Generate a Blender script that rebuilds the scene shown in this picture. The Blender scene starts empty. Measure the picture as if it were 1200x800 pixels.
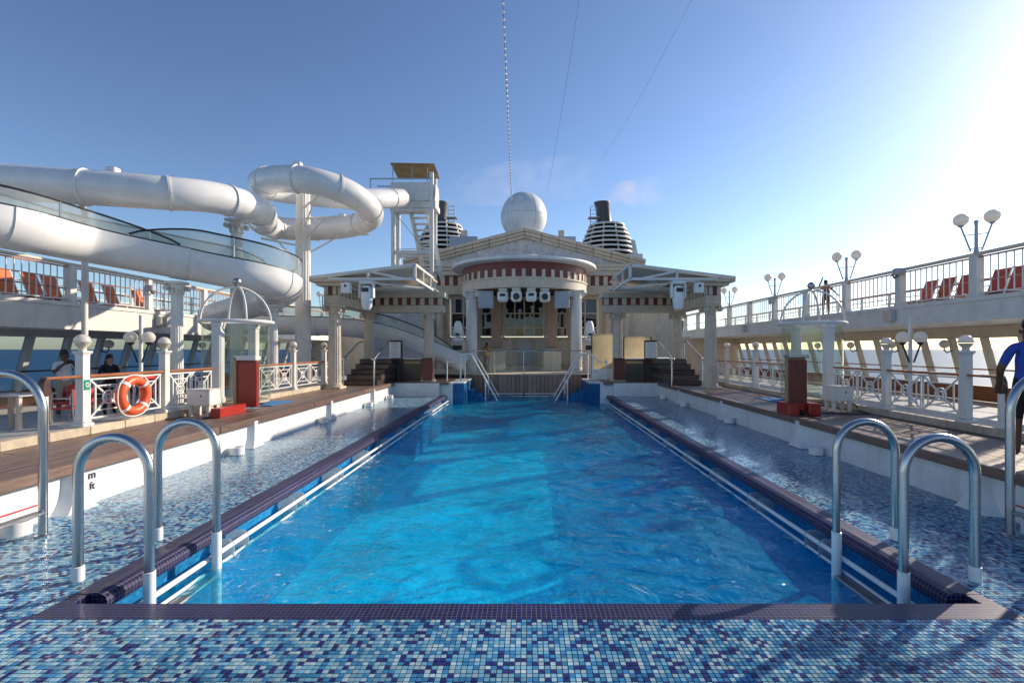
import bpy, bmesh, math, random
from mathutils import Vector, Matrix, Quaternion
random.seed(7)
sc = bpy.context.scene
COL = sc.collection
U = 1.7                      # eye height above the pool tiles in metres; layout numbers below are multiples of it
R = math.radians
# ------------------------------------------------------------------ camera
cam = bpy.data.cameras.new('camera'); co = bpy.data.objects.new('camera', cam); COL.objects.link(co)
co.location = (0, 0, U); co.rotation_euler = (R(90), 0, 0)
cam.sensor_width = 36; cam.lens = 17.0; cam.clip_start = .05; cam.clip_end = 80000
cam.shift_x = -17/1200; cam.shift_y = 9/1200
sc.camera = co
# ------------------------------------------------------------------ sky and sun
SUN_AZ, SUN_EL = R(57), R(24)
w = bpy.data.worlds.new('World'); sc.world = w; w.use_nodes = True
wn = w.node_tree.nodes; wl = w.node_tree.links
bg = wn['Background']; sky = wn.new('ShaderNodeTexSky'); sky.sky_type = 'NISHITA'; sky.sun_disc = False
sky.sun_elevation = SUN_EL; sky.sun_rotation = SUN_AZ; sky.air_density = 1.0; sky.dust_density = .36; sky.ozone_density = 1.9; sky.altitude = 0
hs_ = wn.new('ShaderNodeHueSaturation'); hs_.inputs['Saturation'].default_value = .94; wb = wn.new('ShaderNodeVectorMath'); wb.operation = 'MULTIPLY'; wb.inputs[1].default_value = (.95, 1.0, 1.1); wl.new(sky.outputs[0], wb.inputs[0]); wl.new(wb.outputs[0], hs_.inputs['Color'])
# camera contrast of the whole sky
v1 = wn.new('ShaderNodeVectorMath'); v1.operation = 'SCALE'; v1.inputs['Scale'].default_value = .115; gm = wn.new('ShaderNodeGamma'); gm.inputs[1].default_value = 1.22
v2 = wn.new('ShaderNodeVectorMath'); v2.operation = 'SCALE'; v2.inputs['Scale'].default_value = 1/.115
wl.new(hs_.outputs[0], v1.inputs[0]); wl.new(v1.outputs[0], gm.inputs[0]); wl.new(gm.outputs[0], v2.inputs[0])
wl.new(v2.outputs[0], bg.inputs[0]); bg.inputs[1].default_value = .132
sl = bpy.data.lights.new('sun', 'SUN'); sl.energy = 5.0; sl.angle = R(.5); sl.color = (1, .86, .69)
so = bpy.data.objects.new('sun', sl); COL.objects.link(so)
sd = Vector((math.sin(SUN_AZ)*math.cos(SUN_EL), math.cos(SUN_AZ)*math.cos(SUN_EL), math.sin(SUN_EL)))
so.rotation_euler = sd.to_track_quat('Z', 'Y').to_euler(); so.location = (20, 10, 40)
sc.view_settings.view_transform = 'Standard'; sc.view_settings.look = 'None'
sc.view_settings.exposure = 0.33; sc.view_settings.gamma = 1.0; sc.view_settings.use_curve_mapping = False
sc.render.engine = 'CYCLES'
sc.cycles.volume_bounces = 3; sc.cycles.max_bounces = 8; sc.cycles.transparent_max_bounces = 16

# ------------------------------------------------------------------ materials
MAT = {}
def nd(t, typ, **kw):
    n = t.nodes.new(typ)
    for k, v in kw.items(): setattr(n, k, v)
    return n
def mat(name, col, rough=.5, metal=0, var=.12, scale=6, bump=0, bscale=40, spec=.5, coat=0, stretch=None, dirt=None):
    m = bpy.data.materials.new(name); m.use_nodes = True; t = m.node_tree; b = t.nodes['Principled BSDF']; L = t.links.new
    b.inputs['Roughness'].default_value = rough; b.inputs['Metallic'].default_value = metal
    b.inputs['Specular IOR Level'].default_value = spec; b.inputs['Coat Weight'].default_value = coat
    g = nd(t, 'ShaderNodeNewGeometry'); mp = nd(t, 'ShaderNodeMapping'); L(g.outputs['Position'], mp.inputs[0])
    if stretch: mp.inputs['Scale'].default_value = stretch
    n = nd(t, 'ShaderNodeTexNoise'); n.inputs['Scale'].default_value = scale; n.inputs['Detail'].default_value = 6; n.inputs['Roughness'].default_value = .6
    L(mp.outputs[0], n.inputs['Vector'])
    mr = nd(t, 'ShaderNodeMapRange'); mr.inputs[1].default_value = .3; mr.inputs[2].default_value = .7
    mr.inputs[3].default_value = 1-var; mr.inputs[4].default_value = 1+var; L(n.outputs[0], mr.inputs[0])
    oi = nd(t, 'ShaderNodeObjectInfo'); mo = nd(t, 'ShaderNodeMapRange'); mo.inputs[3].default_value = 1-var*.7; mo.inputs[4].default_value = 1+var*.7
    L(oi.outputs['Random'], mo.inputs[0])
    mu = nd(t, 'ShaderNodeMath', operation='MULTIPLY'); L(mr.outputs[0], mu.inputs[0]); L(mo.outputs[0], mu.inputs[1])
    vm = nd(t, 'ShaderNodeVectorMath', operation='SCALE'); vm.inputs[0].default_value = col; L(mu.outputs[0], vm.inputs['Scale'])
    out = vm.outputs[0]
    if dirt:
        n2 = nd(t, 'ShaderNodeTexNoise'); n2.inputs['Scale'].default_value = 1.3; n2.inputs['Detail'].default_value = 9; n2.inputs['Roughness'].default_value = .7
        mp2 = nd(t, 'ShaderNodeMapping'); mp2.inputs['Scale'].default_value = (1.5, 1.5, .45); L(g.outputs['Position'], mp2.inputs[0]); L(mp2.outputs[0], n2.inputs['Vector'])
        r2 = nd(t, 'ShaderNodeMapRange'); r2.inputs[1].default_value = .5; r2.inputs[2].default_value = .72; r2.inputs[4].default_value = .6; L(n2.outputs[0], r2.inputs[0])
        mx = nd(t, 'ShaderNodeMix', data_type='RGBA'); mx.inputs[7].default_value = (*dirt, 1); L(r2.outputs[0], mx.inputs[0]); L(out, mx.inputs[6]); out = mx.outputs[2]
    L(out, b.inputs['Base Color'])
    rr = nd(t, 'ShaderNodeMapRange'); rr.inputs[3].default_value = max(.02, rough*.8); rr.inputs[4].default_value = min(1, rough*1.2); L(n.outputs[0], rr.inputs[0]); L(rr.outputs[0], b.inputs['Roughness'])
    if bump:
        nb = nd(t, 'ShaderNodeTexNoise'); nb.inputs['Scale'].default_value = bscale; nb.inputs['Detail'].default_value = 4; L(mp.outputs[0], nb.inputs['Vector'])
        bu = nd(t, 'ShaderNodeBump'); bu.inputs['Strength'].default_value = bump; bu.inputs['Distance'].default_value = .01
        L(nb.outputs[0], bu.inputs['Height']); L(bu.outputs[0], b.inputs['Normal'])
    MAT[name] = m; return m
mat('white', (.7, .68, .63), .42, var=.07, scale=3, dirt=(.46, .43, .37))
mat('gelcoat', (.74, .73, .71), .27, var=.05, scale=2, coat=.2, dirt=(.63, .62, .59))
mat('wall_white', (.72, .74, .74), .45, var=.07, scale=4, bump=.1, dirt=(.44, .43, .38))
mat('cream', (.64, .55, .42), .5, var=.08, scale=3, dirt=(.44, .38, .3))
mat('stone', (.6, .5, .385), .6, var=.12, scale=5, bump=.25, bscale=60, dirt=(.38, .33, .27))
mat('kerbstone', (.5, .41, .3), .6, var=.2, scale=9, bump=.3, bscale=70)
mat('roughcast', (.5, .48, .46), .85, var=.25, scale=5, bump=.8, bscale=25)
mat('maroon', (.17, .03, .028), .45, var=.12)
mat('pillar_tan', (.36, .25, .17), .6, var=.15, scale=4, stretch=(4, 4, .5), bump=.2)  # porch pillars, the brown cast of warm light put into the base colour
mat('deck_wood', (.16, .1, .076), .42, var=.3, scale=5, bump=.35, bscale=30, stretch=(6, .7, 6))
mat('red_dark', (.13, .02, .015), .4, var=.2)
mat('clad_wood', (.3, .19, .145), .5, var=.35, scale=5, bump=.3, bscale=30, stretch=(6, 6, .7))
mat('teak', (.4, .13, .045), .35, var=.2, scale=6, coat=.4)
mat('dark_timber', (.06, .045, .04), .5, var=.25, scale=5)
mat('steel', (.5, .51, .52), .27, metal=1, var=.06, scale=3)
mat('dull_steel', (.4, .4, .4), .4, metal=1, var=.1)
mat('grey_paint', (.42, .43, .45), .5, var=.1)
mat('blue_grey', (.36, .4, .46), .5, var=.08)
mat('dark', (.02, .02, .022), .4, var=.2)
mat('soffit', (.55, .5, .42), .6, var=.08)
mat('granite', (.065, .052, .045), .35, var=.9, scale=70, coat=.2)
mat('dark_brown', (.05, .02, .014), .4, var=.3)
mat('orange_canvas', (.72, .17, .05), .75, var=.12, bump=.3, bscale=200)
mat('red_canvas', (.42, .075, .045), .75, var=.15, bump=.3, bscale=200)  # orange lounger canvas again, its backlit shade put into the colour
mat('orange_ring', (.8, .11, .03), .4, var=.08)
mat('red_paint', (.33, .018, .012), .35, var=.15, scale=4)
mat('red_wood', (.15, .03, .018), .45, var=.3, scale=4, stretch=(5, 5, .6))
mat('teak_light', (.42, .26, .13), .5, var=.2, stretch=(6, 6, .6))
mat('pipe_white', (.78, .78, .76), .3, var=.04)
mat('globe', (.8, .78, .72), .25, var=.03, dirt=(.66, .62, .55))
m = MAT['globe']; t_ = m.node_tree; tl = nd(t_, 'ShaderNodeBsdfTranslucent'); tl.inputs[0].default_value = (.9, .86, .8, 1); ms = nd(t_, 'ShaderNodeMixShader'); ms.inputs[0].default_value = .45
t_.links.new(t_.nodes['Principled BSDF'].outputs[0], ms.inputs[1]); t_.links.new(tl.outputs[0], ms.inputs[2]); t_.links.new(ms.outputs[0], t_.nodes['Material Output'].inputs[0])
mat('deck_grey', (.34, .33, .31), .45, var=.15, scale=2, bump=.1)
mat('promenade_light', (.5, .49, .46), .4, var=.15, scale=2)
mat('navy', (.014, .014, .06), .2, var=.3, scale=20)
mat('skin_dark', (.13, .06, .035), .5, var=.08)
mat('skin', (.36, .19, .12), .5, var=.08)
mat('hair', (.012, .01, .009), .5, var=.3)
mat('shirt_blue', (.025, .07, .36), .85, var=.12, bump=.4, bscale=60)
mat('shirt_white', (.7, .7, .72), .85, var=.06, bump=.4, bscale=60)
mat('shirt_yellow', (.65, .36, .03), .85, var=.1)
mat('cloth_black', (.012, .012, .014), .85, var=.2)
mat('cloth_khaki', (.35, .3, .22), .85, var=.1)
mat('cloth_brown', (.1, .045, .04), .85, var=.15)
mat('cloth_beige', (.66, .55, .36), .8, var=.1, scale=4, dirt=(.5, .38, .2))
mat('sign_green', (0, .26, .15), .4, var=.05)
mat('stripe_red', (.55, .012, .012), .45, var=.1)
mat('print_black', (.012, .012, .014), .6, var=.05)
mat('yellow_plastic', (.75, .42, .02), .4, var=.1)
mat('funnel_black', (.085, .08, .085), .45, var=.3, scale=1.2, stretch=(1, 1, .3))
mat('canvas_tan', (.4, .27, .13), .8, var=.3, scale=2)
mat('canvas_white', (.62, .61, .58), .8, var=.1, bump=.5, bscale=14)
mat('chair_red', (.6, .035, .03), .5, var=.1)
mat('mat_blue', (.05, .2, .45), .8, var=.2)
mat('cap_white', (.78, .78, .76), .5, var=.05)

def schlick(t, f0, normal=None):
    # reflectance of a thin sheet, the same from both faces
    L = t.links.new; g = nd(t, 'ShaderNodeNewGeometry'); d = nd(t, 'ShaderNodeVectorMath', operation='DOT_PRODUCT')
    L(g.outputs['Incoming'], d.inputs[0]); L(normal or g.outputs['Normal'], d.inputs[1])
    a = nd(t, 'ShaderNodeMath', operation='ABSOLUTE'); L(d.outputs['Value'], a.inputs[0])
    o = nd(t, 'ShaderNodeMath', operation='SUBTRACT', use_clamp=True); o.inputs[0].default_value = 1; L(a.outputs[0], o.inputs[1])
    p = nd(t, 'ShaderNodeMath', operation='POWER'); L(o.outputs[0], p.inputs[0]); p.inputs[1].default_value = 5
    m = nd(t, 'ShaderNodeMath', operation='MULTIPLY_ADD'); L(p.outputs[0], m.inputs[0]); m.inputs[1].default_value = 1-f0; m.inputs[2].default_value = f0
    return m
def glass(name, tint, gl=.08, rough=.02, body=0, bodycol=(.6, .65, .6)):
    m = bpy.data.materials.new(name); m.use_nodes = True; t = m.node_tree; L = t.links.new
    for n in list(t.nodes): t.nodes.remove(n)
    o = nd(t, 'ShaderNodeOutputMaterial'); tr = nd(t, 'ShaderNodeBsdfTransparent'); tr.inputs[0].default_value = (*tint, 1)
    g = nd(t, 'ShaderNodeBsdfGlossy'); g.inputs['Roughness'].default_value = rough
    lw = schlick(t, .06)
    mx = nd(t, 'ShaderNodeMixShader'); L(lw.outputs[0], mx.inputs[0]); L(tr.outputs[0], mx.inputs[1]); L(g.outputs[0], mx.inputs[2])
    s = mx.outputs[0]
    if body:
        d = nd(t, 'ShaderNodeBsdfTranslucent'); d.inputs[0].default_value = (*bodycol, 1); d2 = nd(t, 'ShaderNodeBsdfDiffuse'); d2.inputs[0].default_value = (*bodycol, 1)
        a = nd(t, 'ShaderNodeMixShader'); L(d.outputs[0], a.inputs[1]); L(d2.outputs[0], a.inputs[2])
        n = nd(t, 'ShaderNodeTexNoise'); n.inputs['Scale'].default_value = 2.0; n.inputs['Detail'].default_value = 5
        gg = nd(t, 'ShaderNodeNewGeometry'); L(gg.outputs['Position'], n.inputs['Vector'])
        mr = nd(t, 'ShaderNodeMapRange'); mr.inputs[3].default_value = body*.6; mr.inputs[4].default_value = body*1.4; L(n.outputs[0], mr.inputs[0])
        m2 = nd(t, 'ShaderNodeMixShader'); L(mr.outputs[0], m2.inputs[0]); L(s, m2.inputs[1]); L(a.outputs[0], m2.inputs[2]); s = m2.outputs[0]
    L(s, o.inputs[0]); MAT[name] = m
glass('clear_glass', (.9, .94, .92), body=.05)
glass('guard_glass', (.7, .77, .74), body=.42, bodycol=(.62, .66, .62))
glass('window_tint', (.55, .64, .72))
glass('window_clear', (.95, .96, .96))
glass('kiosk_glass', (.8, .87, .82), body=.035, bodycol=(.5, .56, .5))
glass('frosted_blade', (.6, .7, .75), body=.5, bodycol=(.7, .75, .78))
glass('screen_beige', (.75, .66, .45), body=.75, bodycol=(.72, .6, .38))
m = mat('dark_glass', (.01, .011, .013), .03, var=.2, spec=.8)

# mosaic: cells of world position -> random colour, grout lines
T = .01875*U
def mosaic(name, ramp, grout, wet=.07, var_scale=.6, groutw=.09, bumpd=.35, coat=.16, film=.1):
    m = bpy.data.materials.new(name); m.use_nodes = True; t = m.node_tree; b = t.nodes['Principled BSDF']; L = t.links.new
    g = nd(t, 'ShaderNodeNewGeometry')
    sc_ = nd(t, 'ShaderNodeVectorMath', operation='SCALE'); sc_.inputs['Scale'].default_value = 1/T; L(g.outputs['Position'], sc_.inputs[0])
    of = nd(t, 'ShaderNodeVectorMath', operation='ADD'); of.inputs[1].default_value = (0, 0, .37); L(sc_.outputs[0], of.inputs[0])
    fl = nd(t, 'ShaderNodeVectorMath', operation='FLOOR'); L(of.outputs[0], fl.inputs[0])
    fr = nd(t, 'ShaderNodeVectorMath', operation='FRACTION'); L(of.outputs[0], fr.inputs[0])
    wn_ = nd(t, 'ShaderNodeTexWhiteNoise', noise_dimensions='3D'); L(fl.outputs[0], wn_.inputs['Vector'])
    cr = nd(t, 'ShaderNodeValToRGB'); cr.color_ramp.interpolation = 'CONSTANT'
    e = cr.color_ramp.elements; e[0].position = 0; e[0].color = (*ramp[0][1], 1); e[1].position = ramp[1][0]; e[1].color = (*ramp[1][1], 1)
    for p, c in ramp[2:]:
        x = e.new(p); x.color = (*c, 1)
    L(wn_.outputs[0], cr.inputs[0])
    hs = nd(t, 'ShaderNodeHueSaturation'); L(cr.outputs[0], hs.inputs['Color'])
    mv = nd(t, 'ShaderNodeMapRange'); mv.inputs[3].default_value = .82; mv.inputs[4].default_value = 1.18
    sp = nd(t, 'ShaderNodeSeparateColor'); L(wn_.outputs['Color'], sp.inputs[0]); L(sp.outputs[1], mv.inputs[0]); L(mv.outputs[0], hs.inputs['Value'])
    # mosaic comes in sheets of ten by ten tiles, each a shade of its own
    d10 = nd(t, 'ShaderNodeVectorMath', operation='SCALE'); d10.inputs['Scale'].default_value = .1; L(fl.outputs[0], d10.inputs[0]); a10 = nd(t, 'ShaderNodeVectorMath', operation='ADD'); a10.inputs[1].default_value = (.05, .05, .5); L(d10.outputs[0], a10.inputs[0])
    f10 = nd(t, 'ShaderNodeVectorMath', operation='FLOOR'); L(a10.outputs[0], f10.inputs[0]); w10 = nd(t, 'ShaderNodeTexWhiteNoise', noise_dimensions='2D'); L(f10.outputs[0], w10.inputs['Vector'])
    m10 = nd(t, 'ShaderNodeMapRange'); m10.inputs[3].default_value = .9; m10.inputs[4].default_value = 1.1; L(w10.outputs[0], m10.inputs[0])
    p10 = nd(t, 'ShaderNodeMath', operation='MULTIPLY'); L(mv.outputs[0], p10.inputs[0]); L(m10.outputs[0], p10.inputs[1]); L(p10.outputs[0], hs.inputs['Value'])
    # grout mask on x,y (and z for vertical faces)
    s3 = nd(t, 'ShaderNodeSeparateXYZ'); L(fr.outputs[0], s3.inputs[0])
    nrm = nd(t, 'ShaderNodeSeparateXYZ'); L(g.outputs['True Normal'], nrm.inputs[0])
    masks = []
    for ax in range(3):
        a = nd(t, 'ShaderNodeMath', operation='SUBTRACT'); L(s3.outputs[ax], a.inputs[0]); a.inputs[1].default_value = .5
        ab = nd(t, 'ShaderNodeMath', operation='ABSOLUTE'); L(a.outputs[0], ab.inputs[0])
        gt = nd(t, 'ShaderNodeMath', operation='GREATER_THAN'); L(ab.outputs[0], gt.inputs[0]); gt.inputs[1].default_value = .5-groutw/2
        na = nd(t, 'ShaderNodeMath', operation='ABSOLUTE'); L(nrm.outputs[ax], na.inputs[0])
        lt = nd(t, 'ShaderNodeMath', operation='LESS_THAN'); L(na.outputs[0], lt.inputs[0]); lt.inputs[1].default_value = .8
        mm = nd(t, 'ShaderNodeMath', operation='MULTIPLY'); L(gt.outputs[0], mm.inputs[0]); L(lt.outputs[0], mm.inputs[1]); masks.append(mm)
    m1 = nd(t, 'ShaderNodeMath', operation='MAXIMUM'); L(masks[0].outputs[0], m1.inputs[0]); L(masks[1].outputs[0], m1.inputs[1])
    m2 = nd(t, 'ShaderNodeMath', operation='MAXIMUM'); L(m1.outputs[0], m2.inputs[0]); L(masks[2].outputs[0], m2.inputs[1])
    mx = nd(t, 'ShaderNodeMix', data_type='RGBA'); L(m2.outputs[0], mx.inputs[0]); L(hs.outputs[0], mx.inputs[6]); mx.inputs[7].default_value = (*grout, 1)
    # scale / soap stains
    n = nd(t, 'ShaderNodeTexNoise'); n.inputs['Scale'].default_value = var_scale; n.inputs['Detail'].default_value = 7; L(g.outputs['Position'], n.inputs['Vector'])
    mr = nd(t, 'ShaderNodeMapRange'); mr.inputs[1].default_value = .35; mr.inputs[2].default_value = .7; mr.inputs[3].default_value = .72; mr.inputs[4].default_value = 1.2; L(n.outputs[0], mr.inputs[0])
    sm = nd(t, 'ShaderNodeVectorMath', operation='SCALE'); L(mx.outputs[2], sm.inputs[0]); L(mr.outputs[0], sm.inputs['Scale'])
    L(sm.outputs[0], b.inputs['Base Color'])
    b.inputs['Roughness'].default_value = wet*3; b.inputs['Coat Weight'].default_value = coat; b.inputs['Coat Roughness'].default_value = wet; b.inputs['Specular IOR Level'].default_value = .2
    # water film ripples in the coat, tile relief in the base
    nb = nd(t, 'ShaderNodeTexNoise'); nb.inputs['Scale'].default_value = 9; nb.inputs['Detail'].default_value = 3; L(g.outputs['Position'], nb.inputs['Vector'])
    bu = nd(t, 'ShaderNodeBump'); bu.inputs['Strength'].default_value = film; bu.inputs['Distance'].default_value = .012; L(nb.outputs[0], bu.inputs['Height']); L(bu.outputs[0], b.inputs['Coat Normal'])
    iv = nd(t, 'ShaderNodeMath', operation='MULTIPLY_ADD'); L(m2.outputs[0], iv.inputs[0]); iv.inputs[1].default_value = -1; iv.inputs[2].default_value = 1
    b2 = nd(t, 'ShaderNodeBump'); b2.inputs['Strength'].default_value = bumpd; b2.inputs['Distance'].default_value = .002; L(iv.outputs[0], b2.inputs['Height']); L(b2.outputs[0], b.inputs['Normal'])
    MAT[name] = m
NAVY = (.024, .027, .15); MIDB = (.038, .21, .42); LTB = (.15, .37, .51); PALE = (.33, .49, .55)
mosaic('mosaic', [(0, NAVY), (.2, MIDB), (.45, LTB), (.75, PALE)], (.27, .25, .22))
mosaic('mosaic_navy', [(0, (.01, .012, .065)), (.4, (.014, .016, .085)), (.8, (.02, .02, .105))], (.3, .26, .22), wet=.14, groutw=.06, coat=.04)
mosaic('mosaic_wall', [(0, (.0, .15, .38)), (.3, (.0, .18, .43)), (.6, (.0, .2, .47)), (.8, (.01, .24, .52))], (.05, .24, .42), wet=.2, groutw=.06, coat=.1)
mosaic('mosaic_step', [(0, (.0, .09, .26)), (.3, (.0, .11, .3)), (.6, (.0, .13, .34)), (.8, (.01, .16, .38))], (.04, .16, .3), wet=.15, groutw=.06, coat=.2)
mosaic('mosaic_pool', [(0, (.0, .55, .9)), (.3, (.0, .61, .94)), (.55, (.003, .66, .96)), (.8, (.01, .71, .98))], (.03, .68, .96), wet=.3, groutw=.06, coat=0)

# pool water
def water(name, tint, bscale, bdist, refr=.4):
    m = bpy.data.materials.new(name); m.use_nodes = True; t = m.node_tree; L = t.links.new
    for n in list(t.nodes): t.nodes.remove(n)
    o = nd(t, 'ShaderNodeOutputMaterial'); tr = nd(t, 'ShaderNodeBsdfTransparent'); tr.inputs[0].default_value = (*tint, 1)
    rf = nd(t, 'ShaderNodeBsdfRefraction'); rf.inputs['IOR'].default_value = 1.33; rf.inputs['Roughness'].default_value = 0; rf.inputs[0].default_value = (*tint, 1)
    g = nd(t, 'ShaderNodeBsdfGlossy'); g.inputs['Roughness'].default_value = .03
    gg = nd(t, 'ShaderNodeNewGeometry'); mp = nd(t, 'ShaderNodeMapping'); mp.inputs['Scale'].default_value = (1, 1.25, 1); L(gg.outputs['Position'], mp.inputs[0])
    n1 = nd(t, 'ShaderNodeTexNoise'); n1.inputs['Scale'].default_value = bscale; n1.inputs['Detail'].default_value = 5; n1.inputs['Roughness'].default_value = .55; n1.inputs['Distortion'].default_value = .8; L(mp.outputs[0], n1.inputs['Vector'])
    bu = nd(t, 'ShaderNodeBump'); bu.inputs['Strength'].default_value = 1; bu.inputs['Distance'].default_value = bdist; L(n1.outputs[0], bu.inputs['Height'])
    fr = schlick(t, .02, bu.outputs[0])
    for x in (rf, g): L(bu.outputs[0], x.inputs['Normal'])
    a = nd(t, 'ShaderNodeMixShader'); a.inputs[0].default_value = refr; L(tr.outputs[0], a.inputs[1]); L(rf.outputs[0], a.inputs[2])
    df = nd(t, 'ShaderNodeBsdfDiffuse'); df.inputs[0].default_value = (.0, .54, .98, 1); L(bu.outputs[0], df.inputs['Normal'])
    n2 = nd(t, 'ShaderNodeTexNoise'); n2.inputs['Scale'].default_value = 1.1; n2.inputs['Detail'].default_value = 8; n2.inputs['Roughness'].default_value = .7; n2.inputs['Distortion'].default_value = 1.5; L(mp.outputs[0], n2.inputs['Vector'])
    mr = nd(t, 'ShaderNodeMapRange'); mr.inputs[1].default_value = .3; mr.inputs[2].default_value = .75; mr.inputs[3].default_value = .15; mr.inputs[4].default_value = .3; L(n2.outputs[0], mr.inputs[0])
    a2 = nd(t, 'ShaderNodeMixShader'); L(mr.outputs[0], a2.inputs[0]); L(a.outputs[0], a2.inputs[1]); L(df.outputs[0], a2.inputs[2]); a = a2
    mx = nd(t, 'ShaderNodeMixShader'); L(fr.outputs[0], mx.inputs[0]); L(a.outputs[0], mx.inputs[1]); L(g.outputs[0], mx.inputs[2])
    L(mx.outputs[0], o.inputs[0]); MAT[name] = m
water('pool_water', (.58, .985, 1.0), 3.2, .085, .2)
# sea
mat('sea', (.01, .075, .15), .5, var=.12, scale=.004, spec=.35)

# ------------------------------------------------------------------ mesh helpers (layout units = eye heights)
class MB:
    def __init__(s): s.v = []; s.f = []; s.sm = []; s.mi = []
    def add(s, vs, fs, smooth=False, mi=0):
        k = len(s.v); s.v += [tuple(p) for p in vs]
        for f in fs: s.f.append([i+k for i in f]); s.sm.append(smooth); s.mi.append(mi)
        return s
    def box(s, x0, x1, y0, y1, z0, z1, mi=0):
        v = [(x, y, z) for z in (z0, z1) for y in (y0, y1) for x in (x0, x1)]
        return s.add(v, [(0, 2, 3, 1), (4, 5, 7, 6), (0, 1, 5, 4), (2, 6, 7, 3), (0, 4, 6, 2), (1, 3, 7, 5)], mi=mi)
    def bbox(s, x0, x1, y0, y1, z0, z1, b=.006, mi=0):
        # box with chamfered edges
        bm = bmesh.new(); bmesh.ops.create_cube(bm, size=1)
        for v in bm.verts: v.co = ((x0+x1)/2+v.co.x*(x1-x0), (y0+y1)/2+v.co.y*(y1-y0), (z0+z1)/2+v.co.z*(z1-z0))
        b = min(b, .4*min(abs(x1-x0), abs(y1-y0), abs(z1-z0)))
        bmesh.ops.bevel(bm, geom=bm.edges[:], offset=b, segments=1, affect='EDGES', profile=.5)
        bm.verts.ensure_lookup_table(); bm.verts.index_update()
        s.add([v.co[:] for v in bm.verts], [[v.index for v in f.verts] for f in bm.faces], mi=mi); bm.free(); return s
    def bar(s, a, b, w, h=None, up=(0, 0, 1)):
        a, b = Vector(a), Vector(b); h = h or w; d = (b-a).normalized(); up = Vector(up)
        if abs(d.dot(up)) > .98: up = Vector((0, 1, 0))
        x = d.cross(up).normalized()*w/2; z = x.cross(d).normalized()*h/2
        v = [p+i*x+j*z for p in (a, b) for i, j in ((-1, -1), (1, -1), (1, 1), (-1, 1))]
        return s.add(v, [(0, 1, 2, 3), (7, 6, 5, 4), (0, 4, 5, 1), (1, 5, 6, 2), (2, 6, 7, 3), (3, 7, 4, 0)])
    def tube(s, pts, r, n=10, caps=True, closed=False):
        P = [Vector(p) for p in pts]; N = len(P); rr = r if isinstance(r, (list, tuple)) else [r]*N
        fr = frames(P, closed); vs = []
        for i in range(N):
            t_, x, y = fr[i]
            for k in range(n):
                a = 2*math.pi*k/n; vs.append(P[i]+(x*math.cos(a)+y*math.sin(a))*rr[i])
        fs = []
        for i in range(N if closed else N-1):
            j = (i+1) % N
            for k in range(n): fs.append((i*n+k, i*n+(k+1) % n, j*n+(k+1) % n, j*n+k))
        s.add(vs, fs, True)
        if caps and not closed:
            s.add(vs[:n], [list(range(n))[::-1]]); s.add(vs[-n:], [list(range(n))])
        return s
    def lathe(s, prof, c=(0, 0, 0), n=24, axis='z', flute=0, nfl=20):
        c = Vector(c); vs = []; m = len(prof)
        for (r, z) in prof:
            for k in range(n):
                a = 2*math.pi*k/n; q = r*(1-flute*(.5+.5*math.cos(nfl*a))) if flute else r
                p = (q*math.cos(a), q*math.sin(a), z)
                if axis == 'x': p = (z, p[0], p[1])
                if axis == 'y': p = (p[0], z, p[1])
                vs.append(c+Vector(p))
        fs = []
        for i in range(m-1):
            for k in range(n): fs.append((i*n+k, i*n+(k+1) % n, (i+1)*n+(k+1) % n, (i+1)*n+k))
        s.add(vs, fs, True)
        if prof[0][0] > 1e-6: s.add(vs[:n], [list(range(n))[::-1]])
        if prof[-1][0] > 1e-6: s.add(vs[-n:], [list(range(n))])
        return s
    def ball(s, c, r, n=20, m=12, sz=1):
        return s.lathe([(max(1e-7, r*math.sin(math.pi*i/m)), -r*sz*math.cos(math.pi*i/m)) for i in range(m+1)], c, n)
    def prism(s, poly, a, b, axis):
        # polygon in the two other axes, extruded from a to b
        def mk(p, q): return {'x': (q, p[0], p[1]), 'y': (p[0], q, p[1]), 'z': (p[0], p[1], q)}[axis]
        n = len(poly); v = [mk(p, a) for p in poly]+[mk(p, b) for p in poly]
        return s.add(v, [list(range(n))[::-1], [n+i for i in range(n)]]+[(i, (i+1) % n, n+(i+1) % n, n+i) for i in range(n)])
    def torus(s, c, Rr, r, axis='x', n=32, m=10):
        pts = []
        for i in range(n):
            a = 2*math.pi*i/n; u, v = Rr*math.cos(a), Rr*math.sin(a)
            pts.append(Vector(c)+Vector({'x': (0, u, v), 'y': (u, 0, v), 'z': (u, v, 0)}[axis]))
        return s.tube(pts, r, m, closed=True)
def frames(P, closed=False):
    N = len(P); out = []; up = None
    for i in range(N):
        a = P[(i-1) % N] if (closed or i > 0) else P[i]; b = P[(i+1) % N] if (closed or i < N-1) else P[i]
        t_ = (b-a).normalized()
        if up is None:
            up = Vector((0, 0, 1))
            if abs(t_.z) > .95: up = Vector((0, 1, 0))
        x = t_.cross(up)
        if x.length < 1e-4: x = t_.cross(Vector((1, .3, 0)))
        x.normalize(); y = x.cross(t_).normalized(); up = y
        out.append((t_, x, y))
    return out
def spline(pts, k=8):
    P = [Vector(p) for p in pts]; P = [2*P[0]-P[1]]+P+[2*P[-1]-P[-2]]; out = []
    for i in range(1, len(P)-2):
        p0, p1, p2, p3 = P[i-1:i+3]
        for j in range(k):
            t_ = j/k; out.append(.5*((2*p1)+(-p0+p2)*t_+(2*p0-5*p1+4*p2-p3)*t_*t_+(-p0+3*p1-3*p2+p3)*t_**3))
    out.append(P[-2]); return out
OFF = {}
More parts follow.
